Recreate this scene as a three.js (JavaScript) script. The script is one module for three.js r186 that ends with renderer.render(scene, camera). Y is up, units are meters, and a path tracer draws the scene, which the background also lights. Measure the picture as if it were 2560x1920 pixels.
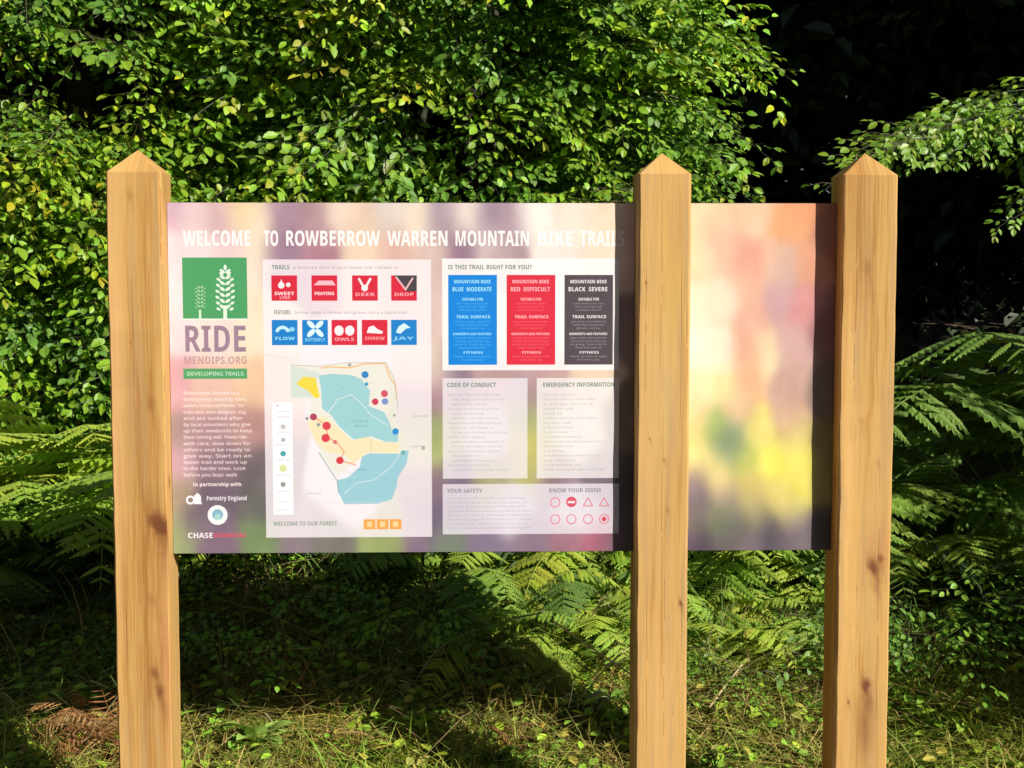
import * as THREE from 'three';
import { mergeGeometries } from 'three/addons/utils/BufferGeometryUtils.js';

// ---------------------------------------------------------------- camera, sky, sun, exposure
const scene = new THREE.Scene();
const camera = new THREE.PerspectiveCamera(29.686, 1024 / 768, 0.1, 200);
camera.position.set(0, 1.5, 0);
camera.rotation.set(-THREE.MathUtils.degToRad(4.5), 0, 0);
scene.add(camera);

const renderer = new THREE.WebGLRenderer({ antialias: true });
renderer.toneMapping = THREE.LinearToneMapping;
renderer.toneMappingExposure = 1.2;
renderer.shadowMap.enabled = true;

const SUN = new THREE.Vector3(0.60, 0.53, 0.60).normalize();
{ // clear sky between tall trees: deep blue above, paler low down, a little brighter round the sun
  const w = 128, h = 64, d = new Float32Array(w * h * 4);
  for (let j = 0; j < h; j++) for (let i = 0; i < w; i++) {
    const el = ((j + 0.5) / h - 0.5) * Math.PI, az = ((i + 0.5) / w - 0.5) * 2 * Math.PI, v = new THREE.Vector3(Math.cos(el) * Math.cos(az), Math.sin(el), Math.cos(el) * Math.sin(az));
    const t = Math.pow(Math.max(0, 1 - Math.max(0, v.y)), 3), k = (j * w + i) * 4, g = 0.10 * Math.pow(Math.max(0, v.dot(SUN)), 6);
    d[k] = 0.066 + 0.050 * t + g; d[k + 1] = 0.084 + 0.042 * t + g; d[k + 2] = 0.118 + 0.026 * t + g; d[k + 3] = 1;
  }
  const t = new THREE.DataTexture(d, w, h, THREE.RGBAFormat, THREE.FloatType); t.mapping = THREE.EquirectangularReflectionMapping; t.magFilter = THREE.LinearFilter; t.needsUpdate = true;
  scene.background = t; scene.environment = t;
}

const sun = new THREE.DirectionalLight(new THREE.Color(1.0, 0.95, 0.86), 5.0);
sun.position.copy(SUN).multiplyScalar(20); sun.target.position.set(0, 1, -4.5);
sun.position.add(sun.target.position);
sun.castShadow = true; sun.shadow.mapSize.set(4096, 4096); sun.shadow.radius = 1;
Object.assign(sun.shadow.camera, { left: -8, right: 8, top: 8, bottom: -8, near: 1, far: 60 });
scene.add(sun, sun.target);

// ---------------------------------------------------------------- helpers
const V = (x, y, z) => new THREE.Vector3(x, y, z);
function rng(seed) { let a = seed >>> 0; return () => { a = (a + 0x6D2B79F5) >>> 0; let t = a; t = Math.imul(t ^ (t >>> 15), t | 1); t ^= t + Math.imul(t ^ (t >>> 7), t | 61); return ((t ^ (t >>> 14)) >>> 0) / 4294967296; }; }
const used = {};
function numbered(n) { used[n] = (used[n] ?? -1) + 1; return used[n] ? n + '_' + String(used[n]).padStart(3, '0') : n; }
function tag(o, label, category, group, kind) {
  if (label) o.userData.label = label;
  if (category) o.userData.category = category;
  if (group) o.userData.group = group;
  if (kind) o.userData.kind = kind;
  return o;
}
function thing(name, label, category, pos = [0, 0, 0], turn = 0, group) {
  const g = new THREE.Group(); g.name = numbered(name); g.position.set(...pos); g.rotation.y = turn;
  scene.add(g); return tag(g, label, category, group);
}
function part(name, geo, mat, parent) {
  const m = new THREE.Mesh(geo, mat); m.name = name; m.castShadow = m.receiveShadow = true; parent.add(m); return m;
}
const lerp = (a, b, t) => a + (b - a) * t, clamp = (x, a = 0, b = 1) => Math.min(b, Math.max(a, x));
const smooth = (a, b, x) => { const t = clamp((x - a) / (b - a)); return t * t * (3 - 2 * t); };
function hash2(i, j, s) { let h = Math.imul(i, 374761393) ^ Math.imul(j, 668265263) ^ Math.imul(s, 2147483647 - 58); h = Math.imul(h ^ (h >>> 13), 1274126177); return ((h ^ (h >>> 16)) >>> 0) / 4294967296; }
function noise(x, y, s = 1, px = 0) {      // value noise, optional period in x
  const i = Math.floor(x), j = Math.floor(y), fx = x - i, fy = y - j, u = fx * fx * (3 - 2 * fx), v = fy * fy * (3 - 2 * fy);
  const w = (k) => (px ? ((k % px) + px) % px : k);
  return lerp(lerp(hash2(w(i), j, s), hash2(w(i + 1), j, s), u), lerp(hash2(w(i), j + 1, s), hash2(w(i + 1), j + 1, s), u), v);
}
const fbm = (x, y, s = 1, n = 4) => { let a = 0, k = 0.5, f = 1; for (let i = 0; i < n; i++) { a += k * noise(x * f, y * f, s + i); k *= 0.5; f *= 2.03; } return a; };
const toSRGB = (c) => (c <= 0.0031308 ? 12.92 * c : 1.055 * Math.pow(c, 1 / 2.4) - 0.055);
function tex(w, h, fn, srgb = true) {      // fn returns 0..255 display values
  const d = new Uint8Array(w * h * 4);
  for (let y = 0; y < h; y++) for (let x = 0; x < w; x++) { const c = fn(x / w, y / h), k = (y * w + x) * 4; d[k] = clamp(c[0], 0, 255); d[k + 1] = clamp(c[1], 0, 255); d[k + 2] = clamp(c[2], 0, 255); d[k + 3] = 255; }
  const t = new THREE.DataTexture(d, w, h, THREE.RGBAFormat);
  t.wrapS = t.wrapT = THREE.RepeatWrapping; t.magFilter = THREE.LinearFilter; t.minFilter = THREE.LinearMipmapLinearFilter; t.generateMipmaps = true;
  if (srgb) t.colorSpace = THREE.SRGBColorSpace; t.needsUpdate = true; return t;
}
const std = (o) => new THREE.MeshStandardMaterial({ roughness: 0.85, metalness: 0, ...o });
const lin = (r, g, b) => new THREE.Color().setRGB(r, g, b);

// a growing soup of triangles with colours
class Soup {
  constructor() { this.p = []; this.c = []; this.n = 0; }
  tri(a, b, c, col) { this.p.push(a.x, a.y, a.z, b.x, b.y, b.z, c.x, c.y, c.z); for (let i = 0; i < 3; i++) this.c.push(col[0], col[1], col[2]); }
  quad(a, b, c, d, col) { this.tri(a, b, c, col); this.tri(a, c, d, col); }
  tube(pts, r0, r1, col, sides = 4) {
    let prev = null;
    for (let i = 0; i < pts.length; i++) {
      const d = (i < pts.length - 1 ? pts[i + 1].clone().sub(pts[i]) : pts[i].clone().sub(pts[i - 1])).normalize();
      const a = Math.abs(d.y) < 0.9 ? V(0, 1, 0).cross(d).normalize() : V(1, 0, 0).cross(d).normalize(), b = d.clone().cross(a);
      const r = lerp(r0, r1, i / (pts.length - 1)), ring = [];
      for (let k = 0; k < sides; k++) { const t = k / sides * Math.PI * 2; ring.push(pts[i].clone().addScaledVector(a, Math.cos(t) * r).addScaledVector(b, Math.sin(t) * r)); }
      if (prev) for (let k = 0; k < sides; k++) this.quad(prev[k], prev[(k + 1) % sides], ring[(k + 1) % sides], ring[k], col);
      prev = ring;
    }
  }
  add(geo, m, col) { const a = geo.attributes.position, v = V(); for (let i = 0; i < a.count; i++) { v.fromBufferAttribute(a, i).applyMatrix4(m); this.p.push(v.x, v.y, v.z); this.c.push(col[0], col[1], col[2]); } }
  build() {
    const g = new THREE.BufferGeometry();
    g.setAttribute('position', new THREE.Float32BufferAttribute(this.p, 3)); g.setAttribute('color', new THREE.Float32BufferAttribute(this.c, 3));
    g.computeVertexNormals(); return g;
  }
}

// many placements of a shape joined into one mesh
function joined(list) {      // [geometry, matrix, colour]
  let n = 0; for (const [g] of list) n += g.attributes.position.count;
  const P = new Float32Array(n * 3), C = new Float32Array(n * 3); let o = 0;
  for (const [g, m, col] of list) {
    const a = g.attributes.position.array, c = g.attributes.color.array, e = m.elements;
    for (let i = 0; i < a.length; i += 3, o += 3) {
      const x = a[i], y = a[i + 1], z = a[i + 2];
      P[o] = e[0] * x + e[4] * y + e[8] * z + e[12]; P[o + 1] = e[1] * x + e[5] * y + e[9] * z + e[13]; P[o + 2] = e[2] * x + e[6] * y + e[10] * z + e[14];
      C[o] = c[i] * col[0]; C[o + 1] = c[i + 1] * col[1]; C[o + 2] = c[i + 2] * col[2];
    }
  }
  const g = new THREE.BufferGeometry(); g.setAttribute('position', new THREE.BufferAttribute(P, 3)); g.setAttribute('color', new THREE.BufferAttribute(C, 3)); g.computeVertexNormals(); return g;
}

// ---------------------------------------------------------------- ground
function groundH(x, z) {
  const t = -z;
  return smooth(3.45, 5.2, t) * 0.42 + Math.max(0, t - 5.3) * 0.05 + (fbm(x * 1.3 + 9, z * 1.3, 3) - 0.47) * 0.10 * smooth(2, 4, t);
}
{
  const nx = 180, nz = 180, W = 70, g = new THREE.PlaneGeometry(W, W, nx, nz); g.rotateX(-Math.PI / 2);
  const a = g.attributes.position, uv = g.attributes.uv;
  for (let i = 0; i < a.count; i++) {   // finer near the board
    const sx = a.getX(i) / (W / 2), sz = a.getZ(i) / (W / 2);
    const x = Math.sign(sx) * Math.pow(Math.abs(sx), 2.2) * W / 2, z = Math.sign(sz) * Math.pow(Math.abs(sz), 2.2) * W / 2 - 4.5;
    a.setXYZ(i, x, groundH(x, z), z); uv.setXY(i, x / 1.7, z / 1.7);
  }
  g.computeVertexNormals();
  const soil = tex(512, 512, (u, v) => {
    const n = fbm(u * 8, v * 8, 5, 5), f = noise(u * 90, v * 90, 8), k = 0.55 + n * 0.7 + (f - 0.5) * 0.5, gr = smooth(0.5, 0.62, fbm(u * 5 + 3, v * 5, 21, 3));
    return [lerp(86, 60, gr) * k, lerp(68, 72, gr) * k, lerp(46, 34, gr) * k];
  });
  const m = new THREE.Mesh(g, std({ map: soil, roughness: 1 })); m.name = 'ground'; m.receiveShadow = true; m.castShadow = true; scene.add(m);
  tag(m, 'dark woodland soil with leaf litter rising in a low bank behind the board', null, null, 'structure');
}

// ---------------------------------------------------------------- the information board
const YAW = 0.03, BOARD = { x: 0, z: -3.4 };
function woodTexture(seed, knots, opts = {}) {
  const W = 384, H = 1536, PER = 0.5, LEN = 1.9;       // u runs round the four faces, v up the post
  const patch = opts.patches || [];
  return tex(W, H, (u, v) => {
    const x = u * PER, y = v * LEN;
    let s = x * 95 + (fbm(u * 8, y * 1.6, seed, 3)) * 3.2 + (noise(u * 4, y * 0.9, seed + 9, 4)) * 4.5, dark = 0, glow = 0;
    for (const [kx, ky, r, str] of knots) {
      let dx = x - kx; if (dx > PER / 2) dx -= PER; if (dx < -PER / 2) dx += PER;
      const dy = (y - ky) * 0.7, wx = dx + (fbm(x * 70, y * 45, seed + 4, 3) - 0.47) * r * 1.1 + dy * 0.25, d = Math.hypot(wx, dy) / r;
      s += 0.7 * (dx / r) * Math.exp(-d * d * 0.3);
      dark += str * (0.8 * Math.exp(-Math.pow(d * 1.25, 2.5)) + 0.4 * Math.exp(-Math.pow(Math.hypot(wx * 1.6, dy * 0.45 + r * 0.6) / r, 2)));
      glow += str * 0.8 * Math.exp(-Math.pow(Math.hypot(dx, dy * 0.5) / (r * 2.2), 2));
    }
    const ring = 0.5 + 0.5 * Math.sin(s * 2.1), late = Math.pow(ring, 4) * (0.5 + 0.5 * noise(u * 16, y * 2.0, seed + 31));
    const fine = fbm(u * 210, y * 9, seed + 17, 3) - 0.47, broad = fbm(u * 7, y * 1.2, seed + 40, 3) - 0.47, speck = noise(u * 340, y * 60, seed + 71);
    let r = 208, g = 164, b = 95;
    const a = clamp(late * 0.34 + broad * 1.8 + fine * 1.5 + 0.14 + glow * 0.25);
    r = lerp(r, 162, a); g = lerp(g, 112, a); b = lerp(b, 50, a);
    for (const [px, py, rx, ry, cr, cg, cb, k] of patch) {
      let dx = x - px; if (dx > PER / 2) dx -= PER; if (dx < -PER / 2) dx += PER;
      const w = k * Math.exp(-Math.pow(dx / rx, 2) - Math.pow((y - py) / ry, 2)) * (0.55 + 0.9 * fbm(u * 20, y * 7, seed + 55, 3));
      r = lerp(r, cr, clamp(w)); g = lerp(g, cg, clamp(w)); b = lerp(b, cb, clamp(w));
    }
    const wx = smooth(0.45, 0.72, fbm(u * 26, y * 2.6, seed + 90, 4)) * 0.45; r = lerp(r, 176, wx); g = lerp(g, 146, wx); b = lerp(b, 104, wx);
    const cu = Math.floor(u * 70), cy = noise(cu * 3.7, y * 1.5, seed + 120), cw = Math.abs(u * 70 - cu - 0.5 - 0.25 * (noise(cu, y * 11, seed + 5) - 0.5)); if (cy > 0.80 && cw < 0.075) dark += 0.5 * smooth(0.80, 0.86, cy);
    dark = clamp(dark); r = lerp(r, 100, dark * 0.8); g = lerp(g, 54, dark * 0.84); b = lerp(b, 22, dark * 0.8);
    const pit = speck > 0.965 ? 0.88 : 1, f = (1 + fine * 0.14) * pit;
    return [r * f, g * f, b * f];
  });
}
function postGeometry(w, d, base, shoulder, apex, seed) {
  const r = rng(seed), ys = []; for (let y = base; y < shoulder - 0.02; y += 0.045) ys.push(y); ys.push(shoulder);
  const pos = [], uv = [], PER = 0.5, LEN = 1.9, rings = [];
  let wear = [0.004, 0.004, 0.004, 0.004];
  for (const y of ys) {
    wear = wear.map((c) => clamp(c + (r() - 0.5) * 0.0026, 0.0022, 0.0075));
    const ring = []; const j = () => (r() - 0.5) * 0.0011;
    const cs = [[-1, 1, wear[0]], [1, 1, wear[1]], [1, -1, wear[2]], [-1, -1, wear[3]]];   // front left, front right, back right, back left
    cs.forEach(([sx, sz, c], k) => {
      const X = sx * w / 2 + j(), Z = sz * d / 2 + j(), along = k % 2 === 0;
      const A = along ? [X, Z - sz * c] : [X - sx * c, Z], B = along ? [X - sx * c, Z] : [X, Z - sz * c];
      ring.push(A, B);
    });
    rings.push([y, ring]);
  }
  const per = (k) => { const f = Math.floor(k / 2), s = k % 2; return (f + (s ? 0.03 : -0.03)) * PER / 4 + 0; };
  const put = (p, y, u) => { pos.push(p[0], y, p[1]); uv.push(u / PER, y / LEN); };
  for (let i = 0; i < rings.length - 1; i++) for (let k = 0; k < 8; k++) {
    const [y0, a] = rings[i], [y1, b] = rings[i + 1], k1 = (k + 1) % 8, u0 = per(k), u1 = per(k + 1);
    put(a[k], y0, u0); put(a[k1], y0, u1); put(b[k1], y1, u1); put(a[k], y0, u0); put(b[k1], y1, u1); put(b[k], y1, u0);
  }
  const [yt, top] = rings[rings.length - 1];
  for (let k = 0; k < 8; k++) { const k1 = (k + 1) % 8, u0 = per(k), u1 = per(k + 1); put(top[k], yt, u0); put(top[k1], yt, u1); pos.push(0, apex, 0); uv.push((u0 + u1) / 2 / PER, apex / LEN); }
  const g = new THREE.BufferGeometry(); g.setAttribute('position', new THREE.Float32BufferAttribute(pos, 3)); g.setAttribute('uv', new THREE.Float32BufferAttribute(uv, 2));
  g.computeVertexNormals(); return g;
}
const board = thing('information_board', 'wide trail information board on three tan wooden posts in front of the trees', 'sign', [BOARD.x, 0, BOARD.z], YAW);
// front faces lie at local z = 0; the front face spans u 0 .. 0.125 m of the texture, knots are [u metres, height, radius, strength]
const POSTS = [
  { x: -0.875, w: 0.127, sh: 1.726, ap: 1.781, seed: 11, label: 'leftmost post with sunlit right side',
    knots: [[0.10, 0.905, 0.022, 1.05], [0.118, 0.89, 0.014, 0.7], [0.085, 0.72, 0.012, 0.2], [0.085, 0.545, 0.012, 0.6], [0.098, 0.50, 0.013, 0.65], [0.092, 1.19, 0.014, 0.32], [0.055, 1.67, 0.012, 0.2], [0.16, 1.0, 0.015, 0.5], [0.05, 1.33, 0.007, 0.15]],
    patches: [[0.01, 1.2, 0.02, 0.5, 240, 190, 140, 0.5], [0.115, 0.6, 0.02, 0.25, 186, 120, 80, 0.4]] },
  { x: 0.3575, w: 0.125, sh: 1.724, ap: 1.776, seed: 29, label: 'middle post with greenish weathering and small dark flecks',
    knots: [[0.108, 0.705, 0.006, 0.8], [0.016, 1.47, 0.004, 0.5], [0.03, 1.10, 0.004, 0.4], [0.065, 1.05, 0.004, 0.35], [0.075, 0.93, 0.006, 0.3]],
    patches: [[0.085, 1.45, 0.03, 0.16, 205, 165, 80, 0.75], [0.06, 1.2, 0.04, 0.2, 205, 172, 112, 0.7], [0.03, 1.0, 0.03, 0.3, 208, 168, 110, 0.6], [0.1, 1.62, 0.02, 0.1, 186, 140, 90, 0.5], [0.06, 0.5, 0.05, 0.2, 226, 180, 112, 0.4]] },
  { x: 0.8425, w: 0.130, sh: 1.722, ap: 1.777, seed: 47, label: 'rightmost post with dark knots near the bottom',
    knots: [[0.055, 1.505, 0.014, 0.28], [0.05, 1.14, 0.010, 0.15], [0.086, 0.79, 0.017, 0.95], [0.102, 0.81, 0.009, 0.7], [0.07, 0.50, 0.014, 1.1], [0.03, 0.46, 0.004, 0.7], [0.47, 1.0, 0.015, 0.6], [0.09, 1.04, 0.006, 0.2]],
    patches: [[0.068, 0.40, 0.02, 0.08, 130, 86, 46, 0.7], [0.10, 0.84, 0.03, 0.06, 190, 130, 80, 0.5], [0.02, 1.0, 0.015, 0.6, 240, 190, 124, 0.4]] },
];
const D = 0.115;
for (const P of POSTS) {
  const map = woodTexture(P.seed, P.knots, { patches: P.patches });
  const g = postGeometry(P.w, D, -0.35, P.sh, P.ap, P.seed);
  const m = part('post', g, std({ map, bumpMap: map, bumpScale: 0.002, roughness: 0.8 }), board);
  m.position.set(P.x, 0, -D / 2); m.userData.label = P.label;
}

// --- printed sheets. Layout units: 907 per metre across, 899 down; the board's top left corner is (373, 437).
const lift = (c) => c + (255 - c) * 0.10;
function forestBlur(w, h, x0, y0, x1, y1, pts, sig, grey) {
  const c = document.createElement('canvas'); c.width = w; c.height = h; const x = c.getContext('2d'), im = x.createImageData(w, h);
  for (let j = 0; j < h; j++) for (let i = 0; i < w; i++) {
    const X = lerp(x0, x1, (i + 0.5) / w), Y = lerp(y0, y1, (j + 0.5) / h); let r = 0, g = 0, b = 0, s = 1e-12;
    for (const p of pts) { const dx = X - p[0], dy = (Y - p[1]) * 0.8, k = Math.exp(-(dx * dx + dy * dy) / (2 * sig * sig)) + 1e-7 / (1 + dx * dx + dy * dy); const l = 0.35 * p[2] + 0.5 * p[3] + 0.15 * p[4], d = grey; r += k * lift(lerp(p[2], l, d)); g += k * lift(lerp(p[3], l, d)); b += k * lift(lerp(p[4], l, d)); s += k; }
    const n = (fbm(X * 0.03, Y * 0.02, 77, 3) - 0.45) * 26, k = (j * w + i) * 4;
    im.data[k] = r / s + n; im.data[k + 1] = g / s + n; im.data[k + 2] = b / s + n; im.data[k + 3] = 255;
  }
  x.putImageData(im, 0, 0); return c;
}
const groups = (s) => s.trim().split(/\s*;\s*/).filter(Boolean).map((t) => t.trim().split(/[\s,]+/).map(Number));
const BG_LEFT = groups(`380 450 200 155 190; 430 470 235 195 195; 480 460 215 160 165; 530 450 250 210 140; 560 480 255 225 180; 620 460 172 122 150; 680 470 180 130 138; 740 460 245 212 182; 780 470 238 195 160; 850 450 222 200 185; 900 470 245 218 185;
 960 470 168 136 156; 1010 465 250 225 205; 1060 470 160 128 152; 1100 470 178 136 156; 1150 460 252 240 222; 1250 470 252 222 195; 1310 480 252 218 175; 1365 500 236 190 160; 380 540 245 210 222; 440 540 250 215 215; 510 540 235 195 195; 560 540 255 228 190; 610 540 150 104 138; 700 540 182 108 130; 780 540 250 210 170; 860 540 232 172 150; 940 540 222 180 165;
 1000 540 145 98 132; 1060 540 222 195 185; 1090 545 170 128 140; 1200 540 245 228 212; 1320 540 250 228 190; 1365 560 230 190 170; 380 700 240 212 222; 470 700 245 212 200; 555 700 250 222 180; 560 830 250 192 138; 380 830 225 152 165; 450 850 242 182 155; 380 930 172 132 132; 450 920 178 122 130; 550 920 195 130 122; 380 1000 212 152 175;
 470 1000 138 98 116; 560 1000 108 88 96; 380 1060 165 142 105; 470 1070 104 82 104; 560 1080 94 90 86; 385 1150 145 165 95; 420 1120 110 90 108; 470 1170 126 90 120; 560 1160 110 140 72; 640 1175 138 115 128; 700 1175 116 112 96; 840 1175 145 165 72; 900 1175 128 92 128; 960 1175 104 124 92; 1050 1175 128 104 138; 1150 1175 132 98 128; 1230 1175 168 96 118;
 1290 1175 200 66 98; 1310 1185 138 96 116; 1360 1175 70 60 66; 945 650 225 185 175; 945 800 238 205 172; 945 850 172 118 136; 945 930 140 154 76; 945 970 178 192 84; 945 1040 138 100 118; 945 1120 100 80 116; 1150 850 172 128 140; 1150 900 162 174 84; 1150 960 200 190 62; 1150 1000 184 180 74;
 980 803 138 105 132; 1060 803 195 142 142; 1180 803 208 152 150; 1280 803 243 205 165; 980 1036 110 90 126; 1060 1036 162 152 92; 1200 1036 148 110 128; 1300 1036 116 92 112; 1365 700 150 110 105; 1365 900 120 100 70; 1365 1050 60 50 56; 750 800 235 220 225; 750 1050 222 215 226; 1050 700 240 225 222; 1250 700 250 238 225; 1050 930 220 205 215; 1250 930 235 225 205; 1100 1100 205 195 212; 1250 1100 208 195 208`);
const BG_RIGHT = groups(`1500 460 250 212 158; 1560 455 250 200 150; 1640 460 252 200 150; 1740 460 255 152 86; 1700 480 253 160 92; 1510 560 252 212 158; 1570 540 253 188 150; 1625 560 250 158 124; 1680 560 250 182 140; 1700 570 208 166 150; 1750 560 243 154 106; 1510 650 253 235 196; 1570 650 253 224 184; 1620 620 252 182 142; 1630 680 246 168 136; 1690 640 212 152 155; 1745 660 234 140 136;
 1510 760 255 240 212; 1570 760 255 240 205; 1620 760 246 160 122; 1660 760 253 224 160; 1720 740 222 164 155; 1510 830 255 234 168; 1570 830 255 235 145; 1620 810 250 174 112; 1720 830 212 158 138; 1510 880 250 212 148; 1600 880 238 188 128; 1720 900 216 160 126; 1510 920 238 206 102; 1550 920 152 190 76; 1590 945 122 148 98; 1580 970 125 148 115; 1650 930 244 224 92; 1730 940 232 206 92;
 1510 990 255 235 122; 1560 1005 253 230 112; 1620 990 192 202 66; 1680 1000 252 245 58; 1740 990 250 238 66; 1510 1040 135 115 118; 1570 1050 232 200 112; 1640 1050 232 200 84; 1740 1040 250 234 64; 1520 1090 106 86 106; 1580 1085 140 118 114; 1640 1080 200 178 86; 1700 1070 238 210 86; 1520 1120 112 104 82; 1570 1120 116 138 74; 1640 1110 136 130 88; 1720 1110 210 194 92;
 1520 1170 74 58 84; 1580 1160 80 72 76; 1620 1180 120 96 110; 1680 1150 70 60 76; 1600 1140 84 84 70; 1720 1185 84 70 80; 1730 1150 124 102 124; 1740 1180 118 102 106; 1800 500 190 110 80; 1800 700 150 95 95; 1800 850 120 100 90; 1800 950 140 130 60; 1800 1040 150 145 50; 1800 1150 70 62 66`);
const SC = 2;
function sheetCanvas(x0, y0, x1, y1, pts, sig, grey) {
  const c = document.createElement('canvas'); c.width = Math.round((x1 - x0) * SC); c.height = Math.round((y1 - y0) * SC);
  const g = c.getContext('2d'); g.imageSmoothingEnabled = true; g.imageSmoothingQuality = 'high';
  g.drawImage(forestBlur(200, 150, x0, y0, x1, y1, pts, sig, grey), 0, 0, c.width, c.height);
  g.scale(SC, SC); g.translate(-x0, -y0); return [c, g];
}
const sq = (x, y) => 1106 + (x - 1106) / (1 + (813 - y) / 376 * 0.0095);      // squares up the measured layout
const X0 = 373, X1 = 373 + 1.100 * 907, Y0 = 437, Y1 = 437 + 0.838 * 899;
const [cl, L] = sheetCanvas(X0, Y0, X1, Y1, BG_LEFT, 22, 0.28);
{
  const R = rng(5);
  const rect = (x0, y0, x1, y1, fill) => { L.fillStyle = fill; const a = sq(x0, (y0 + y1) / 2), b = sq(x1, (y0 + y1) / 2); L.fillRect(a, y0, b - a, y1 - y0); };
  const fit = (s, x0, x1, base, cap, fill, weight = 'bold', family = 'sans-serif') => {   // a word squeezed into its measured width
    L.save(); L.font = `${weight} 100px ${family}`; const w = L.measureText(s).width || 1, a = sq(x0, base), b = sq(x1, base);
    L.translate(a, base); L.scale((b - a) / w, cap / 73); L.fillStyle = fill; L.fillText(s, 0, 0); L.restore();
  };
  const WORDS = ('Rowberrow Warren is a working forest shared by riders, walkers, runners and horses. The trails here were designed, dug and are looked after by local volunteers who give up their weekends to keep them running well. Please ride with care, '
    + 'slow down for others and be ready to give way. Start on an easier trail and work up to the harder ones. Look before you leap: walk a feature first if you have not ridden it before. Wear a helmet and gloves, carry a spare tube and a phone, and tell someone where you are going. '
    + 'Trails may be closed while trees are felled, so obey all signs and never pass a barrier. Take your litter home, keep dogs close and do not light fires. In an emergency call for help, give the name of the trail and the number on the nearest marker post. Report damage so that we can repair it. Thank you for helping us look after this place. ').split(' ');
  let at = 0;
  const line = (x0, x1, base, size, fill, center) => {          // a line of small print about as long as the photograph's
    let s = '', n = Math.max(1, Math.round((x1 - x0) / (size * 3.0))), k = at; at += n; for (let i = 0; i < n; i++) s += (i ? ' ' : '') + WORDS[(k + i) % WORDS.length];
    fit(s, x0, x1, base, size * 0.73, fill, 'normal');
  };
  // title
  for (const [w, a, b] of [['WELCOME', 400, 546], ['TO', 572, 605], ['ROWBERROW', 618, 822], ['WARREN', 838, 970], ['MOUNTAIN', 982, 1146], ['BIKE', 1160, 1240], ['TRAILS', 1253, 1352]]) { fit(w, a, b, 528, 33, 'rgba(255,250,250,0.97)'); }
  // logo: pale tree pair on a green square
  rect(399, 553, 537, 683, '#4fa368');
  const leafDot = (x, y, a, l = 6.5, w = 3, f = '#e8f4e4') => { L.save(); L.translate(sq(x, y), y); L.rotate(a); L.fillStyle = f; L.beginPath(); L.ellipse(0, 0, l, w, 0, 0, 7); L.fill(); L.restore(); };
  for (let i = 0; i < 7; i++) { const y = 580 + i * 12.6, sp = i === 0 ? 8 : 17 - Math.abs(i - 3.5) * 1.2; for (const s of [-1, 1]) { leafDot(490 + s * 6, y + 2, s * -0.6, 6.5, 3.2); leafDot(490 + s * sp, y + 7, s * -0.5, 5, 2.8); } }
  leafDot(490, 574, 1.57, 6, 3.4); rect(486, 655, 494, 683, '#e8f4e4');
  for (let i = 0; i < 6; i++) { const y = 616 + i * 8; for (const s of [-1, 1]) { leafDot(437 + s * 3.5, y, s * -0.7, 3.6, 1.6, '#b7d8b4'); leafDot(437 + s * 9, y + 3, s * -0.5, 2.6, 1.4, '#a5ceab'); } }
  rect(434, 664, 439, 683, '#dcefd8'); rect(399, 683, 537, 686, 'rgba(255,245,235,0.9)');
  fit('RIDE', 400, 538, 754, 57, 'rgb(158,132,150)');
  fit('MENDIPS.ORG', 401, 538, 780, 16, 'rgba(190,150,150,0.9)');
  rect(401, 790, 537, 812, '#57a56b'); fit('DEVELOPING TRAILS', 408, 530, 805, 8, '#dff0dd', 'normal');
  const ends = [520, 537, 530, 534, 528, 545, 548, 536, 545, 544, 547, 537, 534, 516];
  ends.forEach((e, i) => line(401, e, 846 + i * 13.6, 9.5, 'rgba(255,238,238,0.92)'));
  fit('In partnership with', 421, 525, 1044, 8, 'rgba(250,240,238,0.95)', 'bold');
  // roundel and tree mark, then the partners' lines
  L.lineWidth = 4.2; L.strokeStyle = '#fbeff8'; L.beginPath(); L.arc(sq(416, 1074), 1074, 7.6, 0, 7); L.stroke();
  L.fillStyle = '#fbf2fa'; L.beginPath(); L.moveTo(sq(431, 1058), 1057); L.lineTo(sq(441, 1083), 1083); L.lineTo(sq(423, 1083), 1083); L.fill(); L.beginPath(); L.ellipse(sq(431, 1072), 1071, 8, 11, 0, 0, 7); L.fill();
  fit('Forestry England', 450, 537, 1075, 9.5, 'rgba(245,240,245,0.92)', 'bold');
  L.fillStyle = '#f4faf6'; L.beginPath(); L.arc(sq(474, 1107), 1107, 21.5, 0, 7); L.fill(); L.fillStyle = '#86b9cc'; L.beginPath(); L.arc(sq(474, 1106), 1106, 12, 0, 7); L.fill(); L.fillStyle = '#a8d6d2'; L.beginPath(); L.arc(sq(474, 1110), 1111, 7, 0, 7); L.fill();
  fit('CHASE', 410, 465, 1157, 12, '#f6eef4'); fit('BIKEWORKS', 466, 535, 1156, 10, '#e0566a');
  // white boxes
  const white = 'rgba(246,240,246,0.80)';
  rect(574, 557, 933, 1157, white); rect(956, 555, 1338, 795, 'rgba(252,250,250,0.86)'); rect(957, 812, 1140, 1030, 'rgba(240,235,242,0.78)'); rect(1160, 812, 1338, 1030, 'rgba(243,239,240,0.80)'); rect(957, 1042, 1338, 1152, 'rgba(236,231,240,0.78)');
  const head = 'rgba(96,120,106,0.85)', grey = 'rgba(120,122,132,0.62)';
  fit('TRAILS', 590, 628, 578, 9, head); line(634, 860, 577, 8, grey);
  fit('FEATURES', 594, 630, 674, 9, head); line(638, 880, 673, 8, grey);
  const RED = '#d8283f', BLUE = '#1b82cf', DARK = '#4a4247', w = '#fdeef0';
  const icon = (x, y, f) => rect(x, y, x + 55, y + 54, f);
  const cap = (x, y, s, f = '#f6b9bf') => fit(s, x + 6, x + 49, y + 45, 7, f);
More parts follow.
